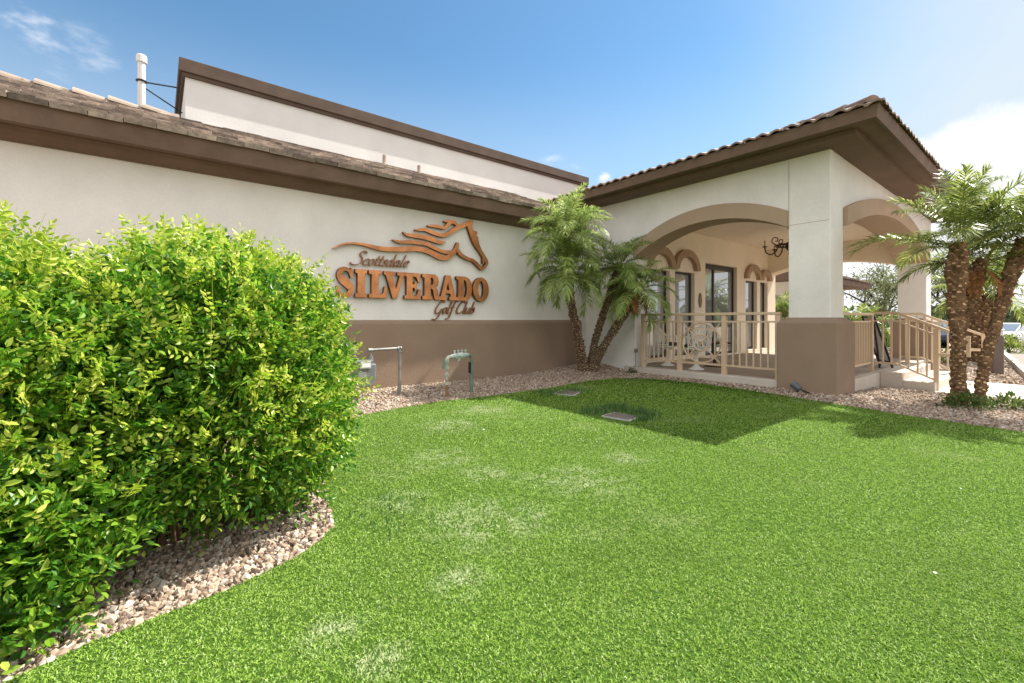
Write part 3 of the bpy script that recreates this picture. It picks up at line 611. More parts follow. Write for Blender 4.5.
# ---- eaves of the porch roof
WX0, WX1, WY0, WY1 = 8.1, 16.05, 2.30, 14
def ring(o0, o1, z0, z1, m, name):
    mb = MB()
    a = [(WX0-o0,WY1),(WX0-o0,WY0-o0),(WX1+o0,WY0-o0),(WX1+o0,WY1)]
    b = [(WX0-o1,WY1),(WX0-o1,WY0-o1),(WX1+o1,WY0-o1),(WX1+o1,WY1)]
    for k in range(3):
        p = [a[k], a[k+1], b[k+1], b[k]]
        mb.add([(x,y,z0) for x,y in p] + [(x,y,z1) for x,y in p], [(0,1,2,3),(7,6,5,4),(0,4,5,1),(1,5,6,2),(2,6,7,3),(3,7,4,0)])
    return part(mb, name, m)
ring(-.2, .42, 3.83, 3.905, M['soffit'], 'lower_soffit')
ring(-.2, .665, 3.91, 3.93, M['soffit'], 'soffit')
mb = MB()
o0, o1, o2 = .67, .715, .755
for k in range(3):
    def cor(o): return [(WX0-o,WY1),(WX0-o,WY0-o),(WX1+o,WY0-o),(WX1+o,WY1)]
    s_ = [(cor(o0), 3.885), (cor(o1), 3.875), (cor(o2), 4.03), (cor(o0), 4.03)]
    vs = [(*c[k], z) for c, z in s_] + [(*c[k+1], z) for c, z in s_]
    mb.add(vs, [(0,1,5,4),(1,2,6,5),(2,3,7,6),(3,0,4,7),(3,2,1,0),(4,5,6,7)])
part(mb, 'fascia', M['fascia'])
# barrel tile roof, hipped
PR = .355; ex0, ey0, ex1 = WX0 - .80, WY0 - .80, WX1 + .80; zr0 = 4.025; half = (ex1 - ex0) / 2
proof = None
def barrel(plane):
    mb_v, mb_f = [], []
    pitchw = .20; nsub = 8; expo = .36; ncourse = int(half / expo) + 1
    L_ = (WY1 - ey0) if plane != 'front' else (ex1 - ex0)
    nrow = int(L_ / pitchw)
    for i in range(ncourse):
        for j in range(nrow):
            u0 = j * pitchw; dcen = i * expo
            if plane == 'front':
                if u0 + pitchw < dcen or u0 > L_ - dcen: continue
            elif u0 + pitchw < dcen: continue
            jit = random.uniform(-.012, .012); sh = random.uniform(-.01, .01)
            base = len(mb_v)
            for e, (dd, lift) in enumerate(((dcen + sh, .032), (dcen + sh, .032), (min(dcen + expo + .06, half), .0))):
                for k in range(nsub + 1):
                    t = k / nsub
                    prof = .026 * max(0, math.sin(PI * min(t / .68, 1))) - .012 * max(0, math.sin(PI * max(t - .68, 0) / .32))
                    h = lift + prof + jit * .5 - (.03 if e == 0 else 0)
                    u = u0 + t * pitchw; z = zr0 + min(dd, max(u, 0), (L_ - u) if plane == 'front' else 99) * PR + h
                    if plane == 'left': mb_v.append((ex0 + dd, ey0 + u, z))
                    elif plane == 'right': mb_v.append((ex1 - dd, ey0 + u, z))
                    else: mb_v.append((ex0 + u, ey0 + dd, z))
            q = nsub + 1
            for e in range(2):
                for k in range(nsub):
                    f = (base + e*q + k, base + e*q + k + 1, base + (e+1)*q + k + 1, base + (e+1)*q + k)
                    mb_f.append(f if plane != 'left' else f[::-1])
    return MB().add(mb_v, mb_f)
proof = part(barrel('left'), 'roof', M['stile'])
barrel('front').build('front_slope', M['stile'], proof)
barrel('right').build('rear_slope', M['stile'], proof)
mb = MB()
for x0s, sg in ((ex0, 1), (ex1, -1)):                    # hip caps
    d = .13
    while d < half - .2:
        d1 = min(d + .46, half)
        for (da, db) in ((d, d1),):
            A = []; B = []
            for t in np.linspace(0, PI, 9):
                for lst, dd, rr, up in ((A, da, .092, .028), (B, db, .082, .012)):
                    off = rr * math.cos(t) / math.sqrt(2); hz = rr * math.sin(t)
                    lst.append((x0s + sg * (dd + off), ey0 + dd - off, zr0 + dd * PR + up + hz))
            m_ = 9
            f = [(k, k+1, m_+k+1, m_+k) for k in range(m_-1)] + [tuple(range(m_-1, -1, -1))]
            mb.add(A + B, f)
        d += .40
xr = (ex0 + ex1) / 2; y = ey0 + half
while y < WY1:
    A = [(xr + .125*math.cos(t), y, zr0 + half*PR + .06 + .125*math.sin(t)) for t in np.linspace(0, PI, 9)]
    B = [(xr + .10*math.cos(t), y + .46, zr0 + half*PR + .03 + .10*math.sin(t)) for t in np.linspace(0, PI, 9)]
    mb.add(A + B, [(k, k+1, 10+k, 9+k) for k in range(8)] + [tuple(range(8, -1, -1))]); y += .40
mb.build('ridge_cap', M['stile'], proof)
MB().add([(ex0+.08,ey0+.08,zr0),(ex1-.08,ey0+.08,zr0),(ex1-.08,WY1,zr0),(ex0+.08,WY1,zr0),(xr,ey0+half,zr0+half*PR-.04),(xr,WY1,zr0+half*PR-.04)],
         [(0,1,4),(1,2,5,4),(2,3,5),(3,0,4,5)]).build('roof_deck', M['soffit'], proof)

# ---- things on the roof
v = thing('vent_pipe', 'tall white vent pipe with a capped top rising behind the left roof ridge', 'vent pipe', (-.22, 10.5, 4.1))
MB().tube([(-.22,10.5,3.9),(-.22,10.5,5.98)], .058, 14).build('pipe', M['whitepipe'], v, smooth=False)
MB().lathe([(.058,5.86),(.08,5.865),(.08,5.975),(.07,6.0),(.03,6.01)], (-.22,10.5,0), 14).build('cap', M['whitepipe'], v)
MB().tube([(-.22+.07*math.cos(t),10.5+.07*math.sin(t),5.53) for t in np.linspace(0,2*PI,13)[:-1]], .018, 6, closed=True).tube([(-.16,10.5,5.53),(.44,10.55,5.62)], .014, 6).build('strap', M['black'], v)
MB().tube([(-.17,10.5,5.42),(.40,10.62,5.16)], .013, 6).build('brace', M['black'], v)
for nm, X, zt, lab in (('roof_vent', 3.78, 4.71, 'taller short brown vent stub on the low roof, left of its pair'),
                       ('roof_vent', 4.59, 4.66, 'shorter brown vent stub on the low roof, nearer the porch')):
    o = MB().tube([(X, 9.1, 4.2), (X, 9.1, zt)], .038, 10).lathe([(.07,0),(.065,.03),(.04,.05)], (X, 9.1, 4.36), 10).build(nm, M['tile'], origin=(X, 9.1, 4.38))
    tag(o, lab, 'roof vent', 'vent stubs on the low roof')
# ---------------------------------------------------------------- the sign on the long wall
YW = 7.3; SHX = -.03
sign = thing('wall_sign', 'copper wall sign with running horse head emblem over raised letters', 'sign', (3.7, YW, 1.75))
def ribbon(mb, Lp, Rp, yf, yb):
    n = len(Lp); vs = []
    for (a, b), (c, d) in zip(Lp, Rp): vs += [(a+SHX, yf, b), (c+SHX, yf, d), (c+SHX, yb, d), (a+SHX, yb, b)]
    fs = []
    for k in range(n - 1):
        for q in range(4): fs.append((k*4+q, k*4+(q+1)%4, (k+1)*4+(q+1)%4, (k+1)*4+q))
    fs += [(3,2,1,0), tuple((n-1)*4+q for q in range(4))]
    mb.add(vs, fs)
mb = MB()
for i, (l, r) in enumerate(HORSE):
    ribbon(mb, l, r, YW - .075 - .0011 * i, YW - .015)
def two_tone(o):
    """polished faces, dark returns"""
    o.data.materials.append(M['copper_side'])
    for p in o.data.polygons: p.material_index = 0 if abs(p.normal.y) > .6 else 1
    return o
two_tone(mb.build('horse_emblem', M['copper'], sign))

def ell(cx, cz, a, b, n=28): return [(cx + a * math.cos(2*PI*k/n), cz + b * math.sin(2*PI*k/n)) for k in range(n)]
GLY = {
'I': [[(0,0),(1,0),(1,.12),(.82,.15),(.80,.86),(1,.88),(1,1),(0,1),(0,.88),(.2,.86),(.2,.14),(0,.12)]],
'L': [[(0,0),(1,0),(1,.42),(.87,.42),(.81,.2),(.69,.13),(.52,.13),(.52,.86),(.68,.88),(.68,1),(0,1),(0,.88),(.15,.86),(.15,.14),(0,.12)]],
'V': [[(0,1),(0,.88),(.08,.86),(.40,0),(.60,0),(.92,.86),(1,.88),(1,1),(.62,1),(.62,.88),(.74,.86),(.56,.32),(.38,.86),(.49,.88),(.49,1)]],
'E': [[(0,0),(1,0),(1,.38),(.88,.38),(.82,.2),(.7,.13),(.48,.13),(.48,.44),(.58,.44),(.64,.40),(.64,.33),(.75,.33),(.75,.68),(.64,.68),(.64,.61),(.58,.56),(.48,.56),(.48,.87),(.68,.87),(.78,.80),(.84,.66),(.95,.66),(.95,1),(0,1),(0,.88),(.13,.86),(.13,.14),(0,.12)]],
'R': [[(0,0),(.56,0),(.56,.12),(.45,.14),(.45,.44),(.52,.44),(.61,.38),(.67,.1),(.76,0),(1,0),(1,.12),(.93,.14),(.89,.36),(.78,.49),(.89,.57),(.94,.74),(.89,.9),(.74,1),(0,1),(0,.88),(.12,.86),(.12,.14),(0,.12)],
      [(.45,.57),(.45,.87),(.56,.87),(.63,.8),(.63,.65),(.56,.57)]],
'A': [[(0,0),(.40,0),(.40,.12),(.31,.14),(.35,.28),(.63,.28),(.67,.14),(.58,.12),(.58,0),(1,0),(1,.12),(.94,.14),(.65,1),(.37,1),(.08,.14),(0,.12)],
      [(.385,.40),(.595,.40),(.49,.77)]],
'D': [[(0,0),(.55,0),(.78,.06),(.93,.22),(1,.5),(.93,.78),(.78,.94),(.55,1),(0,1),(0,.88),(.12,.86),(.12,.14),(0,.12)],
      [(.45,.13),(.45,.87),(.55,.86),(.63,.74),(.67,.5),(.63,.26),(.55,.14)]],
'O': [ell(.5,.5,.5,.52), ell(.5,.5,.185,.37)],
}
def letter(ch, x0, x1, z0, z1):
    cu = bpy.data.curves.new('glyph', 'CURVE'); cu.dimensions = '2D'; cu.fill_mode = 'BOTH'
    cu.extrude = .034; cu.bevel_depth = .004; cu.bevel_resolution = 1
    for lp in GLY[ch]:
        sp = cu.splines.new('POLY'); sp.points.add(len(lp) - 1); sp.use_cyclic_u = True
        for p, (a, b) in zip(sp.points, lp): p.co = (x0 + a * (x1 - x0), z0 + b * (z1 - z0), 0, 1)
    t = bpy.data.objects.new('glyph', cu); COL.objects.link(t)
    dg = bpy.context.evaluated_depsgraph_get()
    me = bpy.data.meshes.new_from_object(t.evaluated_get(dg))
    bpy.data.objects.remove(t); bpy.data.curves.remove(cu)
    me.transform(Matrix.Translation((SHX, YW - .055, 0)) @ Matrix.Rotation(PI / 2, 4, 'X'))
    me.materials.clear()
    return two_tone(link_mesh('letter', me, M['copper'], sign))
ZB, ZT = 1.57, 2.025
# S drawn as a swelling stroke with two slab ends
SX0, SX1 = 2.226, 2.524
c_ = catmull([(.82,.70,.10),(.74,.87,.13),(.52,.945,.13),(.28,.88,.20),(.20,.73,.27),(.33,.585,.29),(.60,.455,.31),(.80,.32,.29),(.76,.14,.24),(.50,.055,.13),(.26,.10,.13),(.14,.27,.10)], 5)
T_ = norm(np.gradient(c_[:, :2], axis=0)); Nn = np.stack([-T_[:, 1], T_[:, 0]], 1)
f_ = lambda A: [(SX0 + a * (SX1 - SX0), ZB + b * (ZT + .02 - ZB)) for a, b in A]
mb = MB()
ribbon(mb, f_(c_[:, :2] + Nn * c_[:, 2:3] / 2), f_(c_[:, :2] - Nn * c_[:, 2:3] / 2), YW - .093, YW - .018)
for q in ([(.78,.64),(.90,.64),(.90,1.0),(.80,1.0)], [(.05,.0),(.14,.0),(.20,.36),(.05,.36)]):
    mb.prism([(x+SHX, YW - .0915, z) for x, z in f_(q)], (0, .07, 0))
two_tone(mb.build('letter', M['copper'], sign))
for ch, a, b in (('I',2.54,2.726),('L',2.764,3.074),('V',3.025,3.405),('E',3.395,3.698),('R',3.738,4.085),('A',4.085,4.44),('D',4.445,4.797),('O',4.82,5.187)):
    letter(ch, a, b, ZB, ZT)

SCR = {
'c': ([[(.62,.8),(.45,.98),(.2,.85),(.05,.45),(.15,.08),(.38,0),(.62,.18)]], .66),
'o': ([[(.35,1),(.12,.8),(.05,.4),(.2,.03),(.45,.08),(.62,.5),(.55,.88),(.35,1)]], .74),
't': ([[(.32,1.6),(.17,.5),(.18,.1),(.32,0),(.5,.15)], [(0,1),(.5,1.03)]], .50),
's': ([[(.52,.85),(.35,1),(.17,.85),(.22,.6),(.42,.4),(.42,.12),(.2,0),(.02,.12)]], .56),
'd': ([[(.6,.85),(.4,1),(.15,.8),(.05,.4),(.15,.05),(.35,.05),(.6,.5)], [(.78,2.0),(.64,.6),(.62,.15),(.7,0),(.85,.15)]], .88),
'a': ([[(.6,.85),(.4,1),(.15,.8),(.05,.4),(.15,.05),(.35,.05),(.6,.5)], [(.67,1),(.6,.3),(.63,.03),(.72,0),(.85,.15)]], .86),
'l': ([[(.35,2.0),(.17,.8),(.12,.2),(.2,0),(.38,.15)]], .44),
'e': ([[(.1,.45),(.45,.55),(.58,.8),(.42,1),(.2,.88),(.06,.5),(.12,.12),(.32,0),(.6,.18)]], .68),
'S': ([[(1.25,1.85),(1.05,2.15),(.7,2.15),(.5,1.8),(.65,1.4),(.95,1.0),(1.0,.5),(.75,.1),(.3,-.05),(-.15,.05),(-.25,.3)]], 1.2),
'G': ([[(1.3,1.75),(1.1,2.0),(.8,2.0),(.4,1.5),(.15,.8),(.2,.2),(.5,0),(.85,.25),(1.05,.75)], [(1.15,.85),(1.0,.2),(.8,-.6),(.4,-.95),(-.05,-.9)]], 1.36),
'f': ([[(.85,1.9),(.7,2.05),(.5,1.8),(.35,1.0),(.25,.1),(.1,-.6),(-.15,-.9),(-.4,-.85)], [(.05,1),(.6,1.03)]], .58),
'C': ([[(1.25,1.7),(1.05,2.0),(.75,1.95),(.35,1.5),(.1,.8),(.15,.2),(.45,0),(.8,.1),(1.05,.4)]], 1.18),
'u': ([[(.1,1),(.05,.4),(.12,.05),(.3,.05),(.58,.5)], [(.67,1),(.6,.3),(.63,.03),(.72,0),(.85,.15)]], .86),
'b': ([[(.32,2),(.14,.8),(.12,.1),(.3,0),(.55,.2),(.62,.6),(.5,.95),(.3,.85),(.14,.5)]], .72),
' ': ([], .45),
}
def script(name, text, x0, x1, zb, xh, slant=.28, rise=0):
    tot = sum(SCR[c][1] for c in text); sx = (x1 - x0) / tot
    mb = MB(); pen = 0.; q = 0
    for c in text:
        for st in SCR[c][0]:
            P = catmull(st, 5)
            P = np.stack([x0 + (pen + P[:, 0] + slant * (P[:, 1])) * sx, zb + rise * pen / tot + P[:, 1] * xh], 1)
            T = norm(np.gradient(P, axis=0)); N2 = np.stack([-T[:, 1], T[:, 0]], 1)
            ang = np.arctan2(T[:, 1], T[:, 0]); w = xh * (.09 + .17 * np.abs(np.sin(ang - R(35))))
            e = np.ones(len(P)); e[0] = e[-1] = .45
            w = (w * e)[:, None] / 2
            ribbon(mb, [tuple(p) for p in P + N2 * w], [tuple(p) for p in P - N2 * w], YW - .05 - .0009 * q, YW - .02)
            q = (q + 1) % 12
        pen += SCR[c][1]
    return mb.build(name, M['copper_dark'], sign)
script('script_lettering', 'Scottsdale', 2.50, 3.48, 2.105, .105, rise=.03)
script('script_lettering', 'Golf Club', 3.99, 4.86, 1.318, .115, rise=.012)

# ---------------------------------------------------------------- railings
def rail_panel(t, p0, p1, z, n, zr=(.37, 1.165)):
    p0 = Vector(p0); p1 = Vector(p1)
    MB().bar((p0.x,p0.y,z+zr[1]-.195), (p1.x,p1.y,z+zr[1]-.195), .035, .03).build('mid_rail', M['rail'], t)
    MB().bar((p0.x,p0.y,z+zr[0]-.2), (p1.x,p1.y,z+zr[0]-.2), .035, .035).build('bottom_rail', M['rail'], t)
    for k in range(n):
        q = p0.lerp(p1, (k + 1) / (n + 1))
        MB().box(q.x-.0125, q.x+.0125, q.y-.0125, q.y+.0125, z+zr[0]-.185, z+zr[1]-.208).build('baluster', M['rail'], t)
RX = 8.12
t = thing('porch_railing', 'beige metal porch railing facing the lawn with a round medallion panel', 'railing', (RX, 4.4, .2))
PY = [5.68, 4.835, 3.945, 3.04]
for y in PY: MB().box(RX-.04, RX+.04, y-.04, y+.04, .19, 1.285).build('post', M['rail'], t, bevel=.006)
MB().box(RX-.05, RX+.05, PY[-1]-.04, PY[0]+.04, 1.287, 1.335).build('top_rail', M['rail'], t, bevel=.008)
rail_panel(t, (RX,PY[0]-.04,0), (RX,PY[1]+.04,0), .2, 6)
rail_panel(t, (RX,PY[2]-.04,0), (RX,PY[3]+.04,0), .2, 6)
rail_panel(t, (RX,PY[1]-.04,0), (RX,PY[2]+.04,0), .2, 0)
cy, cz = (PY[1]+PY[2])/2, .765
mb = MB()
def ringp(r, n=40): return [(RX, cy + r*math.cos(2*PI*k/n), cz + r*math.sin(2*PI*k/n)) for k in range(n)]
mb.tube(ringp(.375), .014, 6, closed=True).tube(ringp(.155, 28), .013, 6, closed=True)
for a in (45, 135, 225, 315):
    c, s = math.cos(R(a)), math.sin(R(a))
    mb.bar((RX,cy+.0*c,cz+.0*s), (RX,cy+.52*c,cz+.52*s), .02, .02)
for s in (-1, 1):
    mb.bar((RX+.004,cy+s*.265,cz-.28), (RX+.004,cy+s*.265,cz+.28), .02).bar((RX+.002,cy-.28,cz+s*.27), (RX+.002,cy+.28,cz+s*.27), .02)
mb.build('medallion', M['rail'], t)

t = thing('slat_railing', 'beige porch railing of close slats between the corner pillar and the steps', 'railing', (10, 2.5, .2))
MB().box(8.85, 10.9, 2.375, 2.465, 1.287, 1.335).build('top_rail', M['rail'], t, bevel=.008)
for x in (10.86,): MB().box(x-.04, x+.04, 2.38, 2.46, .19, 1.285).build('post', M['rail'], t)
rail_panel(t, (8.8,2.42,0), (10.82,2.42,0), .2, 18)

def stair_rail(x, name, label, shift=0.):
    t = thing(name, label, 'railing', (x, 2.0, .2), 'railings beside the entry steps')
    ya, yb, yc, yd = 2.42, 2.05, 1.50, 1.13
    zt, slope = 1.335, .475
    def zz(y, z0): return z0 if y > yb else z0 - (yb - y) * slope
    def run(z0, w, h, nm, y0=ya, y1=yc):
        pts = [y0] + ([yb] if y0 > yb > y1 else []) + [y1]
        mb = MB()
        for a, b in zip(pts[:-1], pts[1:]):
            mb.prism([(x-w/2,a,zz(a,z0)-h/2),(x+w/2,a,zz(a,z0)-h/2),(x+w/2,a,zz(a,z0)+h/2),(x-w/2,a,zz(a,z0)+h/2)], (0,b-a,zz(b,z0)-zz(a,z0)))
        return mb.build(nm, M['rail'], t)
    run(zt, .055, .05, 'top_rail', ya, yd)
    run(zt - .15, .035, .03, 'mid_rail'); run(.37, .035, .035, 'bottom_rail')
    for y, zb in ((yc, -.12),) if x < 12 else ((2.28, .2), (yc, -.12)): MB().box(x-.035, x+.035, y-.035, y+.035, zb, zz(y, zt) - .027).build('post', M['rail'], t)
    for k in range(6):
        y = ya - .04 + (yc - ya + .04) * (k + 1) / 7
        MB().box(x-.0125, x+.0125, y-.0125, y+.0125, zz(y, .37) + .018, zz(y, zt) - .027).build('baluster', M['rail'], t)
    z0 = zz(yd, zt)
    MB().box(x-.027, x+.027, yd-.06, yd-.002, z0-.34, z0+.022).build('end_loop', M['rail'], t)
    MB().box(x-.026, x+.026, yd-.002, yc-.036, z0-.34, z0-.29).build('return_rail', M['rail'], t)
stair_rail(10.97, 'stair_railing', 'beige sloping stair railing on the near side of the entry steps')
stair_rail(13.2, 'stair_railing', 'far beige sloping stair railing, across the entry steps behind the palm trunks')

# ---------------------------------------------------------------- porch furniture and fittings
def patio_chair(x, y, rz, label):
    t = thing('patio_chair', label, 'chair', (x, y, .2), 'ornate white chairs on the porch')
    def L(a, b, z): return (x + a*math.cos(rz) - b*math.sin(rz), y + a*math.sin(rz) + b*math.cos(rz), .2 + z)
    MB().lathe([(.15,0),(.15,.02),(.08,.05),(.04,.09),(.035,.34),(.12,.38),(.12,.40)], (x,y,.2), 18).build('pedestal', M['white'], t, smooth=True)
    mb = MB(); pr = [L(.25*math.cos(a), .25*math.sin(a), .43) for a in np.linspace(0, 2*PI, 21)[:-1]]
    mb.tube(pr, .016, 6, closed=True)
    for k in range(-4, 5):
        h = math.sqrt(.25**2 - (k*.055)**2); mb.bar(L(-h, k*.055, .43), L(h, k*.055, .43), .016, .008)
    mb.build('seat', M['white'], t)
    MB().lathe([(.20,0),(.23,.02),(.23,.05),(.18,.075)], (x,y,.2+.44), 18).build('cushion', M['cushion'], t, smooth=True)
    mb = MB()                                             # barrel back of thin bars with an arched top
    A = np.linspace(R(100), R(260), 17)
    top = [L(.30*math.cos(a), .30*math.sin(a), .66 + .27*max(0, math.cos((a-PI)*1.15))) for a in A]
    low = [L(.265*math.cos(a), .265*math.sin(a), .47) for a in A]
    mid = [L(.285*math.cos(a), .285*math.sin(a), .62 + .06*max(0, math.cos((a-PI)*1.15))) for a in A]
    mb.tube(top, .017, 6).tube(low, .013, 6).tube(mid, .010, 5)
    for p, q in zip(low, top): mb.tube([p, q], .008, 5)
    for k in range(0, 15, 2):
        mb.tube([low[k], top[k+2]], .006, 4); mb.tube([low[k+2], top[k]], .006, 4)
    mb.build('backrest', M['white'], t)
    for s in (-1, 1):
        MB().tube([L(-.05, s*.30, .66), L(.12, s*.30, .66), L(.22, s*.27, .63), L(.23, s*.25, .55), L(.20, s*.22, .45)], .016, 6).build('arm', M['white'], t)
patio_chair(8.50, 4.70, R(75), 'white lattice barrel chair right behind the round railing medallion')
patio_chair(8.75, 5.50, R(-50), 'white lattice chair deeper on the porch behind the left end of its railing')
t = thing('patio_table', 'low dark round table on the porch between the white chairs', 'table', (9.35, 4.75, .2))
MB().lathe([(.36,0),(.38,.015),(.36,.03)], (9.35,4.75,.70), 24).build('table_top', M['iron'], t)
MB().lathe([(.22,0),(.20,.03),(.035,.06),(.03,.5)], (9.35,4.75,.2), 16).build('pedestal', M['iron'], t)

t = thing('chandelier', 'dark iron candle chandelier hanging from the porch ceiling beside the pillar', 'chandelier', (11.85, 4.2, 2.9))
cx_, cyy, czz = 11.85, 4.17, 2.98
MB().tube([(cx_,cyy,3.46),(cx_,cyy,3.1)], .014, 6).lathe([(.07,0),(.07,.03),(.02,.05)], (cx_,cyy,3.40), 12).build('rod', M['iron'], t)
MB().lathe([(.01,-.24),(.05,-.20),(.035,-.14),(.09,-.08),(.11,0),(.09,.07),(.04,.11),(.05,.16),(.02,.2)], (cx_,cyy,czz), 14).build('hub', M['iron'], t, smooth=True)
MB().tube([(cx_+.30*math.cos(a), cyy+.30*math.sin(a), czz+.01) for a in np.linspace(0,2*PI,25)[:-1]], .024, 6, closed=True).build('ring', M['iron'], t)
for k in range(5):
    a = 2*PI*k/5 + R(129); c, s = math.cos(a), math.sin(a)
    P = catmull([(.08,.02),(.24,.05),(.31,-.12),(.42,-.20),(.53,-.15),(.56,-.02)], 4)
    Q = catmull([(.30,.02),(.40,.10),(.37,.20),(.28,.19),(.28,.12),(.33,.12)], 4)
    ar = MB().tube([(cx_+u*c, cyy+u*s, czz+w) for u, w in P], .016, 6).tube([(cx_+u*c, cyy+u*s, czz+w) for u, w in Q], .012, 5)
    ar.lathe([(.02,0),(.06,.02),(.055,.03),(.02,.035)], (cx_+.56*c, cyy+.56*s, czz-.03), 10)
    arm = ar.build('arm', M['iron'], t)
    MB().tube([(cx_+.56*c, cyy+.56*s, czz), (cx_+.56*c, cyy+.56*s, czz+.14)], .019, 8).build('candle', M['candle'], arm)
o = MB().prism([(11.22 + .085*math.cos(a), 6.085, 1.72 + .20*math.sin(a)) for a in np.linspace(0,2*PI,25)[:-1]], (0, .014, 0)) \
    .prism([(11.22 + .06*math.cos(a), 6.078, 1.72 + .16*math.sin(a)) for a in np.linspace(0,2*PI,25)[:-1]], (0, .02, 0)).build('wall_plaque', M['bronze'], origin=(11.22, 6.09, 1.72))
tag(o, 'small oval bronze plaque on the porch wall left of the tall window', 'plaque')

t = thing('easel_sign', 'black framed board sign with a pale face leaning on a stand on the landing', 'sign stand', (11.9, 2.5, .205))
def LB(u, v, w):                                         # u: the way the board leans, v: across the board
    a, b = R(-38), R(33)
    return (11.9 + u*math.cos(a) + v*math.cos(b)*.55, 2.56 + u*math.sin(a) + v*math.sin(b)*.55, .205 + w)
f = MB()
for v in (-.5, .5):
    f.bar(LB(-.17, v, 1.08), LB(.22, v, 0), .035, .035, up=(0,1,0))
f.bar(LB(-.16,-.5,1.06), LB(-.16,.5,1.06), .035).bar(LB(.17,-.5,.13), LB(.17,.5,.13), .035)
fr = f.build('frame', M['black'], t)
MB().prism([LB(-.15,-.46,1.03), LB(-.15,.46,1.03), LB(.165,.46,.16), LB(.165,-.46,.16)], (.01,-.008,.004)).build('panel', M['board'], fr)
MB().bar(LB(-.13,.3,.98), LB(.0,.3,0), .03).bar(LB(-.13,-.3,.98), LB(.0,-.3,0), .03).build('rear_leg', M['black'], t)

t = thing('ground_spotlight', 'small blue grey spotlight tilted up in the gravel at the pillar base', 'spotlight', (7.83, 2.66, .07))
d = Vector((.05, .80, .62)).normalized(); c0 = Vector((7.83, 2.62, .115))
MB().tube([c0, c0 + d*.02, c0 + d*.10, c0 + d*.135], [.030, .048, .055, .055], 14).build('housing', M['spot'], t)
MB().tube([c0 + d*.1351, c0 + d*.137], [.048, .047], 14).build('lens', M['black'], t)
MB().tube([c0 + d*.05, (7.83, 2.65, .10), (7.83, 2.65, -.02)], .010, 6).build('stake', M['black'], t)
MB().tube([c0, (7.825, 2.56, .105), (7.82, 2.50, .085), (7.82, 2.46, .06)], .008, 6).build('cable', M['black'], t)

# ---------------------------------------------------------------- utilities by the wall
g0 = gz1(3, 6.62)
t = thing('gas_meter', 'grey gas meter hung on a bent pipe beside the hedge', 'gas meter', (2.41, 6.62, g0))
my = 6.62
pf = [(-.165,.36),(-.175,.33),(-.175,.14),(-.12,.02),(.12,.02),(.175,.14),(.175,.33),(.165,.36)]
MB().prism([(2.41 + a, my - .11, .185 + b) for a, b in pf], (0, .20, 0)).build('body', M['meter'], t, bevel=.02)
MB().box(2.275, 2.545, my-.09, my+.08, .548, .60).build('top_plate', M['meter'], t, bevel=.012)
fx_ = MB().box(2.33, 2.49, my-.145, my-.113, .475, .585).build('index_box', M['meterlt'], t, bevel=.008)
MB().box(2.345, 2.475, my-.148, my-.146, .50, .56).build('index_window', M['board'], fx_)
MB().box(2.31, 2.43, my-.118, my-.1125, .345, .43).build('label_plate', M['meterlt'], t)
for dx in (-.12, .12):
    MB().tube([(2.41+dx,my,.59),(2.41+dx,my,.66)], .036, 10).lathe([(.047,0),(.047,.03)], (2.41+dx,my,.60), 8).build('union_nut', M['meter'], t)
mb = MB().tube([(2.53,my,.65),(2.53,my,.735)], .022, 10)
mb.tube([(2.50,my,.742),(2.98,my,.752)], .022, 10).tube([(3.0,my,.73),(3.0,my,g0-.05)], .024, 10)
for p in ((2.53,my,.742),(3.0,my,.752)):
    mb.tube([(p[0]-.035,my,p[2]),(p[0]+.03,my,p[2])], .031, 10)
mb.tube([(3.0,my,.775),(3.0,my,.69)], .031, 10).tube([(3.0,my,g0+.06),(3.0,my,g0+.13)], .031, 10)
mb.build('outlet_pipe', M['steel'], t, smooth=False)
MB().tube([(2.29,my,.65),(2.29,my,.75),(2.24,my+.02,.79),(2.14,my+.1,.79),(2.08,my+.16,.74),(2.08,my+.16,g0-.05)], .024, 10).build('inlet_pipe', M['steel'], t)

a = Vector((3.50, 6.00, 0)); b = Vector((4.08, 6.20, 0)); gb = gz1(3.5, 6.0)
t = thing('backflow_valve', 'weathered green and white backflow preventer arching out of the gravel', 'water valve', (3.79, 6.1, gb))
def at(u, z, off=0): 
    p = a.lerp(b, u); nrm = Vector((b.y - a.y, a.x - b.x, 0)).normalized(); return (p.x + nrm.x*off, p.y + nrm.y*off, z)
lg = MB().tube([at(0,gb-.05),at(0,.270)], .022, 10, mi=1).tube([at(0,.270),at(0,.558)], .020, 10)
for z in (.20, .33, .44, .55): lg.tube([at(0,z),at(0,z+.05)], .032, 8)
lg.tube([at(0,.540),at(0,.590),at(.04,.621),at(.12,.630)], .027, 10)
lg.build('supply_leg', [M['verd'], M['rust']], t)
bd = MB().tube([at(.12,.630),at(.25,.630),at(.32,.625),at(.42,.630),at(.55,.630),at(.62,.625),at(.75,.630),at(.88,.630)], [.024,.036,.048,.04,.052,.044,.036,.024], 12)
for u in (.3, .45, .6, .75): bd.tube([at(u,.666),at(u,.711)], .012, 6).tube([at(u-.03,.711),at(u+.03,.711)], .010, 6)
bd.tube([at(.45,.612),at(.45,.549)], [.04,.025], 10)
bd.build('valve_body', M['verdb'], t)
MB().tube([at(.88,.630),at(.96,.612),at(1,.558),at(1,.495)], .025, 10).tube([at(1,.513),at(1,gz1(4.08,6.2)-.05)], .031, 10).build('outlet_leg', M['verdg'], t)
MB().bar(at(.93,.504), at(.93,.324), .022, .05).build('insulation_tag', M['black'], t)
MB().bar(at(-.13,.603), at(-.13,.450), .035, .012).tube([at(-.02,.540), at(-.13,.522)], .010, 6).build('handle', M['verdg'], t)
MB().bar(at(1.14,.482), at(1.04,.468), .03, .012).build('lever', M['verdg'], t)
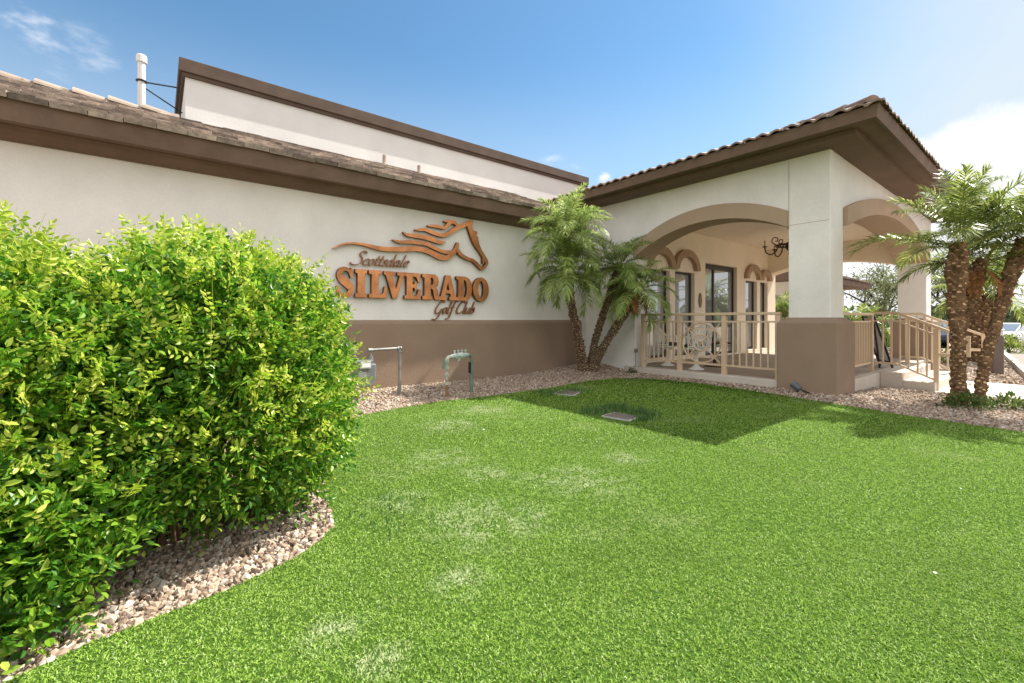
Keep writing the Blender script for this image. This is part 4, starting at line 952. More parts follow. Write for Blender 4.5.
# downspout-like conduit stub beside the porch opening
o = MB().tube([(8.06,5.83,.06),(8.06,5.83,.50)], .010, 8).box(8.04, 8.09, 5.80, 5.86, .50, .58).build('conduit', M['steel'], origin=(8.04, 5.80, .06))
tag(o, 'thin grey conduit with a small box at the left jamb of the porch', 'conduit')
for (cx0, cy0, rz, lab, sx, sy) in ((4.48, 3.45, R(8), 'grey brown irrigation box lid sunk in the lawn, the nearer one ringed by tall grass', .135, .165),
                                    (5.25, 5.12, R(25), 'grey irrigation box lid flush in the shaded lawn, the farther one near the gravel', .19, .15)):
    z0 = gz1(cx0, cy0)
    t = thing('irrigation_box', lab, 'irrigation box', (cx0, cy0, z0), 'irrigation boxes in the lawn')
    def LR(u, v): return (cx0 + u*math.cos(rz) - v*math.sin(rz), cy0 + u*math.sin(rz) + v*math.cos(rz))
    def slab(x0, x1, y0, y1, za, zb):
        c = [LR(x0,y0),LR(x1,y0),LR(x1,y1),LR(x0,y1)]
        return MB().add([(x,y,za) for x,y in c] + [(x,y,zb) for x,y in c], [(3,2,1,0),(4,5,6,7),(0,1,5,4),(1,2,6,5),(2,3,7,6),(3,0,4,7)])
    slab(-sx, sx, -sy, sy, z0-.03, z0+.022).build('lid', M['lid'], t, bevel=.006)
    r = MB()
    for q in ((-sx-.022,-sx-.004,-sy-.022,sy+.022),(sx+.004,sx+.022,-sy-.022,sy+.022),(-sx-.004,sx+.004,-sy-.022,-sy-.004),(-sx-.004,sx+.004,sy+.004,sy+.022)):
        p = slab(*q, z0-.03, z0+.016); r.add(p.v, p.f)
    r.build('rim', M['lidrim'], t)
# ---------------------------------------------------------------- palms
def frond(rng, base, az, el, L, droop, lw, ll, nl, out_q, out_r, sag=(.12, .5)):
    """one arching feather frond: leaflets into out_q, stalk into out_r"""
    n = 16; s = np.linspace(0, 1, n); a = el - droop * s ** 1.35
    ds = L / (n - 1)
    d = np.stack([np.cos(a) * math.cos(az), np.cos(a) * math.sin(az), np.sin(a)], 1)
    P = np.array(base) + np.concatenate([np.zeros((1, 3)), np.cumsum(d[:-1] * ds, 0)])
    side = np.array([-math.sin(az), math.cos(az), 0.])
    tw = rng.uniform(-.35, .35)
    for sg in (-1, 1):
        u = np.linspace(.16, 1, nl) + rng.uniform(-.008, .008, nl); u = np.clip(u, .12, 1)
        p0 = np.stack([np.interp(u, s, P[:, k]) for k in range(3)], 1)
        T = norm(np.stack([np.interp(u, s, d[:, k]) for k in range(3)], 1))
        Bv = norm(side[None] + 0 * T); Nv = np.cross(T, Bv); Nv *= np.sign(Nv[:, 2:3] + 1e-6)
        phi = (np.interp(u, [.15, .6, 1], [R(72), R(52), R(20)]) + rng.normal(0, .09, nl))[:, None]
        lift = (.35 + rng.normal(0, .16, nl))[:, None]
        dr = norm(sg * Bv * np.sin(phi) + T * np.cos(phi) + Nv * lift + Bv * tw * .2)
        l = (ll * np.interp(u, [.12, .3, .6, .9, 1], [.55, .95, 1, .6, .4]) * rng.uniform(.8, 1.15, nl))[:, None]
        dz = np.array([[0, 0, -1.]]); g = rng.uniform(*sag, nl)[:, None]
        p1 = p0 + dr * l * .5 + dz * l * g * .18; p2 = p0 + dr * l * .92 + dz * l * g * .8
        w = norm(np.cross(dr, Nv + .3 * T)) * lw * .5
        V = np.stack([p0 - w*.6, p0 + w*.6, p1 + w, p1 - w, p2 + w*.12, p2 - w*.12], 1)
        out_q.append(V)
    out_r.append((P, np.interp(np.linspace(0, 1, n), [0, .12, 1], [.030, .015, .004]) * (L / 1.3)))
    return P

def crown_mesh(name, parent, fr, rc, mats):
    V = np.concatenate([q for q in fr]); N = len(V)
    F = (np.array([[0,1,2,3],[3,2,4,5]])[None] + (np.arange(N) * 6)[:, None, None]).reshape(-1, 4)
    V = V.reshape(-1, 3); mi = np.zeros(len(F), int)
    vs, fs = [], []; b = len(V)
    for P, r in rc:
        n = len(P); q = []
        for k in range(4):
            t = PI/4 + PI/2*k; q.append(P + np.stack([r*math.cos(t), r*math.sin(t)*.7, r*math.sin(t)], 1))
        q = np.stack(q, 1); vs.append(q.reshape(-1, 3))
        for i in range(n - 1):
            for k in range(4): fs.append((b+i*4+k, b+i*4+(k+1)%4, b+(i+1)*4+(k+1)%4, b+(i+1)*4+k))
        b += n * 4
    V = np.concatenate([V] + vs); F = np.concatenate([F, np.array(fs)]); mi = np.concatenate([mi, np.ones(len(fs), int)])
    return np_mesh(name, V, F, mats, parent, mi=mi)

def palm(name, label, path, rad, seed, nfr, L, z_span, group, kind='', el=(-.5, 1.35), lw=.017, ll=.30, nl=44, ok=None, knob=.075, dry=0, out=1., boot=.45, droop=(1.0, 1.9), cat='palm tree'):
    rng = np.random.default_rng(seed)
    base = path[0]; rad = list(rad)
    t = thing(name, label, cat, (base[0], base[1], base[2] + .03), group)
    P = catmull(path, 8); rr = np.interp(np.linspace(0, 1, len(P)), np.linspace(0, 1, len(rad)), rad); q_ = np.linspace(0, 1, len(P)); rr = rr * np.interp(q_, [0, .88, 1], [1, 1, .35]) * (1 + .05 * np.sin(q_ * 23))
    tr = MB().tube([tuple(p) for p in P], [float(r) for r in rr], 14)
    # old leaf bases in a spiral up the trunk
    seg = np.linalg.norm(np.diff(P, axis=0), axis=1); cum = np.concatenate([[0], np.cumsum(seg)]); Lt = cum[-1]
    v8 = np.array([(0,-.5,-.35),(0,.5,-.35),(0,.35,.5),(0,-.35,.5),(1,-.23,.26),(1,.23,.26),(.86,.15,.66),(.86,-.15,.66)])
    s = .02; ph = 0.; pos, U, W, S = [], [], [], []
    while s < Lt:
        p = np.array([np.interp(s, cum, P[:, k]) for k in range(3)]); p2 = np.array([np.interp(min(s+.05, Lt), cum, P[:, k]) for k in range(3)])
        p0 = np.array([np.interp(max(s-.05, 0), cum, P[:, k]) for k in range(3)]); ax = (p2 - p0) / np.linalg.norm(p2 - p0)
        r = np.interp(s, cum, rr); m = max(6, int(2*PI*r/(knob*1.05)))
        x = np.cross(ax, [0, 1, .2]); x /= np.linalg.norm(x); y = np.cross(ax, x)
        for k in range(m):
            a = ph + 2*PI*k/m + rng.normal(0, .06); n_ = x*math.cos(a) + y*math.sin(a)
            sc = knob * rng.uniform(.7, 1.25) * (1 + .35 * boot * (s / Lt) ** 2)
            pos.append(p + n_*(r-.006) + ax*rng.normal(0, .008)); U.append(n_ + ax*rng.uniform(.15, .65) * (1 + .9 * boot * (s / Lt) ** 2)); W.append(ax)
            S.append((sc*out*rng.uniform(.3, .75) * (1 + .9 * boot * (s / Lt) ** 2), sc*1.0, sc*.8))
        ph += PI/m*1.03; s += knob*.62
    pos, U, W, S = map(np.array, (pos, U, W, S))
    V, F = scatter(v8, [(0,1,5,4),(1,2,6,5),(2,3,7,6),(3,0,4,7),(4,5,6,7)], pos, U, W, S)
    tr.add([tuple(v) for v in V], [tuple(f) for f in F])
    tr.m[-len(F):] = [1 if i % 5 == 4 else 0 for i in range(len(F))]
    bm_, sm_ = (M['barkg'], M['bootg']) if kind == 'g' else (M['bark'], M['boot'])
    tr.build('trunk', [bm_, sm_], t)
    top = P[-1]; ax = norm((P[-1] - P[-3])[None])[0]
    fr, rc = [], []
    for i in range(nfr):
        f = (i + .5) / nfr
        for tr_ in range(14):
            az = i * 2.39996 + rng.normal(0, .25) + tr_ * .9
            e = el[0] + (el[1] - el[0]) * f ** .8 + rng.normal(0, .1)
            b = top + ax * (z_span * (f ** 1.2) - .10 * (1 - f)) + np.array([math.cos(az), math.sin(az), 0]) * .05
            fq, fr_ = [], []
            Q = frond(rng, b, az, e, L * rng.uniform(.8, 1.1) * (1 - .25 * f), rng.uniform(*droop) * (1 - .35 * f), lw, ll, nl, fq, fr_, (.2, .75) if kind == 'g' else (.22, .75))
            if ok is None or all(ok(p) for p in Q[::3]): fr += fq; rc += fr_; break
    crown_mesh('crown', t, fr, rc, [M['frondg' if kind == 'g' else 'frond'], M['rachis']])
    if dry:
        fq, fr_ = [], []
        for k in range(dry):
            az = rng.uniform(0, 2*PI)
            frond(rng, top - ax*.12 + np.array([math.cos(az), math.sin(az), 0])*rad[-1]*.9, az, -.9, .45, .7, .03, .10, 12, fq, fr_)
        crown_mesh('dry_fronds', t, fq, fr_, [M['dry'], M['dry']])
    return t

inside = lambda p: p[0] < 8.02 and p[1] < 7.2 and not (p[1] > 6.80 and p[2] > 3.1)
G1 = 'clump of slender palms by the long wall'
zb = gz1(7.4, 6.65) - .05
palm('slender_palm', 'slender palm nearest the wall sign, its full crown hanging just below the tallest crown', [(7.28,6.58,zb),(7.02,6.46,.6),(6.48,6.20,1.42),(6.08,5.96,2.16)], [.085,.07,.065,.075], 11, 36, .92, .22, G1, 'g', el=(-.42, 1.15), ok=inside, nl=58, ll=.27, lw=.0122, knob=.055, droop=(1.1, 1.9))
palm('slender_palm', 'tallest palm of the wall clump, its bright crown reaching the brown eave', [(7.22,6.62,zb),(6.98,6.50,.7),(6.40,6.20,1.85),(6.02,5.90,2.82)], [.075,.06,.055,.06], 12, 38, .97, .22, G1, 'g', el=(-.35, 1.2), ok=inside, nl=58, ll=.27, lw=.0122, knob=.055, droop=(1.1, 1.9))
palm('slender_palm', 'middle palm of the wall clump, its trunk leaning gently towards the porch', [(7.40,6.55,zb),(7.42,6.43,.7),(7.44,6.13,1.5),(7.40,5.75,2.30)], [.085,.065,.06,.07], 13, 32, .90, .18, G1, 'g', el=(-.45, 1.1), ok=inside, nl=54, ll=.25, lw=.0122, knob=.055, droop=(1.1, 1.9))
palm('slender_palm', 'most slanted palm of the wall clump, leaning in front of the porch arch', [(7.43,6.50,zb),(7.50,6.30,.55),(7.56,5.85,1.2),(7.52,5.33,1.86)], [.09,.07,.07,.085], 14, 30, .90, .15, G1, 'g', el=(-.5, 1.1), ok=inside, nl=54, ll=.25, lw=.0122, knob=.055, dry=7, droop=(1.1, 1.9))
G2 = 'stout palms beside the walkway'
palm('stout_palm', 'thick upright palm with rough tan trunk beside the entry steps', [(8.95,.96,-.06),(8.88,.98,.68),(8.79,1.00,1.4),(8.76,.97,2.26)], [.050,.048,.070,.115], 21, 22, 1.22, .25, G2, out=.8, el=(.12, 1.42), lw=.016, ll=.35, nl=52, droop=(.8, 1.5), knob=.085)
palm('stout_palm', 'middle palm half hidden behind the thick upright trunk', [(9.14,1.05,-.06),(9.18,1.03,.75),(9.25,.95,1.42),(9.36,.80,2.06)], [.045,.045,.06,.088], 22, 14, 1.05, .2, G2, out=.8, el=(.1, 1.4), lw=.017, ll=.33, nl=48, dry=4, droop=(.8, 1.5), knob=.085)
palm('stout_palm', 'palm with a trunk leaning to the right towards the road', [(8.97,.81,-.06),(9.05,.74,.6),(9.27,.60,1.42),(9.52,.42,2.32)], [.045,.045,.055,.082], 23, 19, 1.18, .2, G2, out=.8, el=(.0, 1.4), lw=.017, ll=.34, nl=48, droop=(.9, 1.6), knob=.08)
palm('squat_palm', 'squat thick trunked palm in the strip beyond the stair railing', [(20.3,1.75,gz1(20.3,1.7)-.05),(20.3,1.75,1.0),(20.35,1.72,2.0)], [.30,.33,.34], 24, 26, 1.9, .3, None, el=(-.1, 1.3), lw=.035, ll=.42, nl=34, knob=.13)
palm('shrub_palm', 'low yellow green palm seen under the side arch behind the porch', [(21,4.95,gz1(21,5)-.05),(21,4.95,.7)], [.12,.12], 25, 26, 1.55, .2, None, el=(0, 1.35), lw=.04, ll=.42, nl=26, knob=.12, cat='palm')
palm('shrub_palm', 'small palm glimpsed between the porch wall and the corner pillar', [(17.9,6.55,-.05),(17.9,6.55,.5),(17.9,6.55,1.15)], [.16,.16,.18], 26, 26, 1.3, .2, None, el=(-.2, 1.3), lw=.04, ll=.42, nl=26, knob=.12, cat='palm')

# ---------------------------------------------------------------- the hedge
LEAF = np.array([(0,0,0),(.28,.23,.06),(.66,.21,.04),(1,0,-.08),(.66,-.21,.04),(.28,-.23,.06)])
LF = [(0,3,2,1),(0,5,4,3)]
LUMP = [((-1.34,3.06,.74),(1.10,.80,.92)), ((-.55,2.66,.30),(.50,.36,.42)), ((-.40,3.16,.72),(.48,.70,.66)), ((.20,3.25,.81),(.50,.71,.76)), ((.47,3.30,.76),(.46,.67,.72))]
def lump_val(P, c, r): return (np.abs((P - np.array(c)) / np.array(r)) ** 2.9).sum(1)
def hedge_points(n, lo, hi, rng):
    out_p, out_n = [], []
    for c, r in LUMP:
        a = r[0]*r[1] + r[1]*r[2] + r[0]*r[2]; m = int(n * a / 2.0)
        d = norm(rng.normal(size=(m, 3))); q = np.abs(d) ** 2.9
        k = (q.sum(1)) ** (-1 / 2.9)
        s = d * k[:, None]; nr = np.sign(s) * np.abs(s) ** 1.9 / np.array(r)
        P = np.array(c) + s * np.array(r) * rng.uniform(lo, hi, (m, 1))
        keep = np.ones(m, bool)
        for c2, r2 in LUMP:
            if c2 != c: keep &= lump_val(P, c2, r2) > .62
        keep &= P[:, 2] > .05
        out_p.append(P[keep]); out_n.append(norm(nr[keep]))
    return np.concatenate(out_p), np.concatenate(out_n)
hedge = thing('hedge', 'dense bright green leafy hedge at the edge of the lawn', 'hedge', (-.2, 3.2, 0))
rng = np.random.default_rng(5)
STALK = []
def sprigs(P, Nn, nleaf, slen, lsz, rng, up=.5):
    D = norm(Nn * .75 + np.array([0, 0, up]) + rng.normal(0, .42, P.shape))
    LP, LU, LW, LS = [], [], [], []
    side0 = norm(np.cross(D, norm(rng.normal(size=P.shape)))); nrm = np.cross(side0, D)
    nrm *= np.sign((nrm * (Nn + np.array([0, 0, .8]))).sum(1, keepdims=True) + 1e-9)
    sl = slen * rng.uniform(.7, 1.3, len(P))
    STALK[:] = [D, nrm, sl]
    for k in range(nleaf):
        f = (k + 1) / nleaf; sg = 1 if k % 2 else -1
        last = k == nleaf - 1
        p = P + D * (sl * f)[:, None] - np.array([0, 0, 1]) * (sl * f * f * .25)[:, None]
        u = D * (1 if last else .62) + (0 if last else 1) * sg * side0 + rng.normal(0, .22, P.shape) - np.array([0, 0, .18])
        LP.append(p); LU.append(u); LW.append(nrm + rng.normal(0, .35, P.shape)); LS.append(lsz * rng.uniform(.65, 1.25, len(P)) * (1.0 - .25 * f))
    return tuple(np.concatenate(q) for q in (LP, LU, LW, LS))
P1, N1 = hedge_points(5600, .80, 1.0, rng)
# thinner on the shaded underside, so gravel and stems show below
k = ~((P1[:, 2] < .27) & (P1[:, 0] > -.24) & (P1[:, 0] < .50) & (rng.random(len(P1)) < .92))
P1, N1 = P1[k], N1[k]
q = sprigs(P1, N1, 10, .165, .045, rng)
V, F = scatter(LEAF, LF, q[0], q[1], q[2], q[3])
P2, N2 = hedge_points(8000, .34, .86, rng)
k = ~((P2[:, 2] < .34) & (P2[:, 0] > -.30) & (rng.random(len(P2)) < .95)); P2, N2 = P2[k], N2[k]
q2x = None; q2 = sprigs(P2, N2, 7, .2, .06, rng)
V2, F2 = scatter(LEAF, LF, q2[0], q2[1], q2[2], q2[3])
# young shoots above the clipped faces
P3, N3 = hedge_points(1700, .96, 1.03, rng); k = (P3[:, 2] > .42); P3, N3 = P3[k], N3[k]
pk = rng.random(len(P3)) < np.where(P3[:, 2] > 1.38, .9, .6); P3, N3 = P3[pk], N3[pk]
q3 = sprigs(P3, N3, 13, .23, .040, rng, up=1.1)
V3, F3 = scatter(LEAF, LF, q3[0], q3[1], q3[2], q3[3])
n3_ = len(P3)                                            # green stalks of the young shoots
V4, F4 = scatter([(0,-.5,0),(0,.5,0),(1,.25,-.12),(1,-.25,-.12)], [(0,1,2,3)], P3, STALK[0], STALK[1], np.stack([STALK[2]*.9, np.full(n3_, .0034), STALK[2]*.9], 1))
Va = np.concatenate([V, V2, V3, V4]); Fa = np.concatenate([F, F2 + len(V), F3 + len(V) + len(V2), F4 + len(V) + len(V2) + len(V3)])
mi = np.concatenate([np.zeros(len(F) + len(F2), int), np.ones(len(F3) + len(F4), int)])
np_mesh('foliage', Va, Fa, [M['hedge'], M['hedgetip']], hedge, mi=mi)
mb = MB()
for i in range(46):
    x = rng.uniform(-1.9, .7); y = rng.uniform(2.9, 3.6)
    z1 = rng.uniform(.6, 1.15); dx, dy = rng.normal(0, .16, 2)
    mb.tube([(x,y,-.05),(x+dx*.3,y+dy*.3,z1*.35),(x+dx,y+dy-.05,z1)], [.014,.011,.004], 5)
    for j in range(3):
        z = rng.uniform(.08, .6); a = rng.uniform(0, 2*PI); l = rng.uniform(.15, .4)
        mb.tube([(x,y,z),(x+l*math.cos(a)*.6,y+l*math.sin(a)*.6,z+l*.25),(x+l*math.cos(a),y+l*math.sin(a),z+l*.7)], [.007,.005,.002], 4)
mb.build('stem', M['twig'], hedge)

# ---------------------------------------------------------------- other plants
def shrub(name, label, cat, c, rad, n, lsz, m, seed, group=None, stems=0, squash=1.6):
    rng = np.random.default_rng(seed)
    d = norm(rng.normal(size=(n, 3))); d[:, 2] = np.abs(d[:, 2])
    lump = 1 + .22 * np.sin(d[:, 0]*5 + seed) * np.sin(d[:, 1]*6 + 1.3*seed)
    P = np.array(c) + d * np.array(rad) * (rng.uniform(.25, 1, (n, 1)) ** .5) * lump[:, None]
    U = d + rng.normal(0, .6, (n, 3)) + np.array([0, 0, .3]); W = rng.normal(0, .6, (n, 3)) + np.array([0, 0, 1.])
    V, F = scatter(LEAF, LF, P, U, W, lsz * rng.uniform(.6, 1.3, n))
    t = thing(name, label, cat, c, group)
    np_mesh('foliage', V, F, m, t)
    mb = MB()
    for k in range(max(stems, 3)):
        a = rng.uniform(0, 2*PI); r = rng.uniform(.1, .6)
        mb.tube([(c[0],c[1],c[2]-.05),(c[0]+rad[0]*r*.5*math.cos(a),c[1]+rad[1]*r*.5*math.sin(a),c[2]+rad[2]*.4),(c[0]+rad[0]*r*math.cos(a),c[1]+rad[1]*r*math.sin(a),c[2]+rad[2]*.8)], [.02*rad[2]+.004,.012*rad[2]+.003,.003], 5)
    mb.build('stem', M['twig'], t)
    return t
for i, (x, y, rx, lab) in enumerate((( 8.66, .90, .30, 'low leafy shrub at the foot of the thick palm nearest the steps'),
                                     (9.06, .50, .30, 'low leafy shrub at the foot of the palm that leans right'),
                                     (9.42, .20, .22, 'smallest low leafy shrub, at the walkway edge right of the palms'))):
    shrub('low_shrub', lab, 'shrub', (x, y, gz1(x, y)-.01), (rx, .27, .20), 420, .05, M['shrub'], 60+i, 'low shrubs under the stout palms')
shrub('weed', 'tiny green weed growing by the left porch jamb', 'weed', (7.86, 5.78, gz1(7.86,5.78)-.01), (.08,.08,.13), 60, .045, M['shrub'], 71)
shrub('green_bush', 'bright low bush beyond the stair railing near the squat palm', 'bush', (18.6, 2.75, gz1(18.6,2.7)-.03), (.75,.6,.62), 700, .09, M['shrubl'], 72)
shrub('green_bush', 'green bush with bare lower stems in front of the white car', 'bush', (30.5, 1.75, gz1(30.5,1.7)-.03), (1.0,.8,.85), 800, .12, M['shrubl'], 73, stems=9)
shrub('green_bush', 'darker bush by the far building under the side arch', 'bush', (24.2, 5.0, gz1(24,5)-.03), (1.1,.8,1.5), 800, .14, M['shrub'], 74)

def tree(name, label, base, h, crad, seed, m=None, bark=None, nleaf=5200, lsz=.10, spread=.9, levels=3, group=None):
    rng = np.random.default_rng(seed); mb = MB(); tips = []
    def branch(p, d, l, r, lv):
        q = [p]; 
        for k in range(3):
            d = norm((d + rng.normal(0, .18, 3) + np.array([0, 0, .06]))[None])[0]; p = p + d * l / 3; q.append(p)
        mb.tube([tuple(a) for a in q], [r, r*.85, r*.7, r*.55], 6 if lv > 1 else 4)
        if lv <= 2: tips.extend(q[1:])
        if lv > 0:
            for k in range(rng.integers(3, 5)):
                a = rng.uniform(0, 2*PI); e = norm((d + spread * np.array([math.cos(a), math.sin(a), rng.uniform(-.1, .6)]))[None])[0]
                branch(q[rng.integers(2, 4)], e, l * rng.uniform(.6, .85), r * .55, lv - 1)
    branch(np.array(base, float) - np.array([0, 0, .1]), norm(np.array([[.12, -.05, 1.]]))[0], h * .38, h * .03, levels)
    t = thing(name, label, 'tree', base, group)
    mb.build('trunk', bark or M['bark2'], t)
    T = np.array(tips); i = rng.integers(0, len(T), nleaf)
    P = T[i] + rng.normal(0, crad, (nleaf, 3))
    V, F = scatter(LEAF, LF, P, rng.normal(size=(nleaf, 3)), rng.normal(size=(nleaf, 3)) + np.array([0, 0, .7]), lsz * rng.uniform(.5, 1.4, nleaf))
    np_mesh('crown', V, F, m or M['mesq'], t)
tree('mesquite_tree', 'airy tree with dark twisted trunk framed by the side arch', (30.8, 6.1, gz1(30.8, 6.1)), 5.0, .26, 31, nleaf=5000, lsz=.12)
tree('mesquite_tree', 'sparse pale tree right of the far pillar behind the palms', (35.8, 4.6, gz1(35.8, 4.6)), 5.4, .30, 37, nleaf=3200, lsz=.12)
tree('round_tree', 'small dark round tree across the road, mirrored in the tall porch window', (39.5, -7.5, gz1(39.5, 0)), 4.2, .35, 33, m=M['shrub'], nleaf=6000, lsz=.16)

def far_row():
    rng = np.random.default_rng(3); Ps, Ss = [], []
    for k in range(420):
        a = rng.uniform(0, 2*PI) if k > 130 else rng.uniform(-.45, .35)
        d = rng.uniform(140, 230); h = rng.uniform(3.0, 6.5); w = h * rng.uniform(.5, .9)
        m = 90; q = norm(rng.normal(size=(m, 3))) * rng.uniform(.4, 1, (m, 1))
        c = np.array([d*math.cos(a), d*math.sin(a), -.8 + h*.52])
        Ps.append(c + q * np.array([w, w, h*.5])); Ss.append(np.full(m, .95) * rng.uniform(.6, 1.4, m))
    P = np.concatenate(Ps); S = np.concatenate(Ss); n = len(P)
    V, F = scatter(LEAF, LF, P, rng.normal(size=(n, 3)), rng.normal(size=(n, 3)), S*1.5)
    return tag(np_mesh('far_trees', V, F, M['far']), kind='stuff')
far_row()

# ---------------------------------------------------------------- far wing, bollard, cars
t = thing('annex_building', 'cream building with a brown tiled eave seen through the side arch', 'building', (24.5, 7.5, -.1))
MB().box(19.5, 26.3, 6.9, 12, -.4, 2.72).build('wall', M['stucco'], t)
MB().box(18.9, 27.5, 6.1, 12.6, 2.72, 2.98).build('fascia', M['fascia'], t)
rf = tile_mesh(18.8, 27.6, 6.02, 2.99, 9, .35, .38, .33).build('roof', M['tile'], t)
MB().prism([(18.9,6.15,2.985),(18.9,9.3,4.07),(18.9,12.5,2.985)], (8.6,0,0)).build('roof_deck', M['soffit'], rf)
MB().box(22.2, 23.5, 6.86, 6.898, .7, 2.1).build('window', M['wframe'], t)

t = thing('bollard', 'brown square bollard with a silver cap in the gravel by the road', 'bollard', (15.5, 1.08, gz1(15.5,1.08)))
a = R(20); zb = gz1(15.5, 1.08)
def sq(h): return [(15.5 + h*(math.cos(a)*u - math.sin(a)*v), 1.08 + h*(math.sin(a)*u + math.cos(a)*v)) for u, v in ((-1,-1),(1,-1),(1,1),(-1,1))]
MB().prism([(x, y, zb-.1) for x, y in sq(.10)], (0,0,1.03)).build('body', M['brownmetal'], t, bevel=.02)
MB().prism([(x, y, zb+.933) for x, y in sq(.085)], (0,0,.11)).prism([(x, y, zb+1.045) for x, y in sq(.105)], (0,0,.035)).build('cap', M['silver'], t, bevel=.01)
MB().prism([(x, y, zb-.06) for x, y in sq(.20)], (0,0,.075)).build('footing', M['concrete'], t)

def car(x, y, rz, paint, label):
    z0 = gz1(x, y)
    t = thing('parked_car', label, 'car', (x, y, z0), 'cars parked beyond the planting strip')
    c, s = math.cos(rz), math.sin(rz)
    def W(u, v, w): return (x + u*c - v*s, y + u*s + v*c, z0 + w)
    st = [(-2.25,.42,.72,.70,.70),(-2.18,.28,.92,.84,.78),(-1.7,.24,1.0,.90,.80),(-.9,.22,.98,.92,.82),(.3,.22,.96,.92,.82),(1.1,.22,.92,.91,.80),(1.8,.24,.82,.87,.74),(2.2,.30,.66,.76,.62),(2.28,.40,.56,.68,.56)]
    mb = MB(); vs = []
    for u, zl, zh, hb, ht in st:
        sec = [(-hb*.96,zl),(-hb,zl+.12),(-hb,(zl+zh)/2+.05),(-ht,zh),(0,zh+.03),(ht,zh),(hb,(zl+zh)/2+.05),(hb,zl+.12),(hb*.96,zl)]
        vs += [W(u, a, b) for a, b in sec]
    n = 9; fs = []
    for i in range(len(st)-1):
        for k in range(n): fs.append((i*n+k, i*n+(k+1)%n, (i+1)*n+(k+1)%n, (i+1)*n+k))
    fs += [tuple(range(n-1,-1,-1)), tuple((len(st)-1)*n+k for k in range(n))]
    mb.add(vs, fs).build('body', M[paint], t, smooth=False, bevel=.03)
    lo = [(-1.75,.79),(-1.2,.80),(.2,.80),(1.0,.78)]; hi = [(-1.15,.60),(-.8,.63),(.05,.63),(.25,.60)]
    A = [(u,.955) for u, _ in lo]
    mb = MB()
    prof = [(-1.80,.97,.80),(-1.10,1.40,.62),(-.2,1.45,.64),(.32,1.40,.61),(1.08,.93,.78)]
    vs = []
    for u, zt, hw in prof: vs += [W(u,-hw,zt), W(u,hw,zt)]
    low = [W(-1.80,-.80,.94),W(-1.80,.80,.94),W(1.08,-.78,.90),W(1.08,.78,.90)]
    gh = MB().add(vs, [(2,4,5,3),(4,6,7,5)]).build('roof', M[paint], t)
    gl = MB().add(vs, [(0,2,3,1),(6,8,9,7)]).build('windscreen', M['glass'], t)
    sd = MB()
    for side in (-1, 1):
        P = [W(-1.80,side*.80,.95),W(-1.10,side*.62,1.395),W(-.2,side*.64,1.445),W(.32,side*.61,1.395),W(1.08,side*.78,.92)]
        sd.add(P, [(0,1,2,3,4) if side < 0 else (4,3,2,1,0)])
    sd.build('side_window', M['glass'], t)
    pl = MB()
    for side in (-1, 1):
        for (u0,v0,w0),(u1,v1,w1) in (((-.35,.80,.96),(-.35,.645,1.44)),((-1.8,.81,.95),(-1.1,.635,1.40)),((1.08,.79,.92),(.32,.625,1.40))):
            pl.bar(W(u0,side*v0,w0), W(u1,side*v1,w1), .06, .05)
    pl.build('pillar', M[paint], t)
    for u in (-1.4, 1.4):
        for v in (-1, 1):
            w = MB().tube([W(u,v*.72,.32),W(u,v*.93,.32)], .325, 18).build('wheel', M['tyre'], t)
            MB().tube([W(u,v*.925,.32),W(u,v*.94,.32)], [.21,.19], 12).build('rim', M['silver'], w)
    for v in (-1, 1):
        MB().tube([W(2.05,v*.60,.64),W(2.24,v*.56,.62)], [.12,.10], 10).build('headlight', M['lamp'], t)
        MB().tube([W(-2.15,v*.66,.78),W(-2.24,v*.62,.77)], [.11,.09], 10).build('tail_light', M['redlamp'], t)
car(41.2, 2.2, R(152), 'carwhite', 'white car parked beyond the green bush at the right edge')
car(34.2, 4.0, R(185), 'carblue', 'dark blue car parked beyond the stair railing and squat palm')
car(36.5, 6.6, R(185), 'carsilver', 'silver car parked beside the dark blue car, deeper towards the arch')

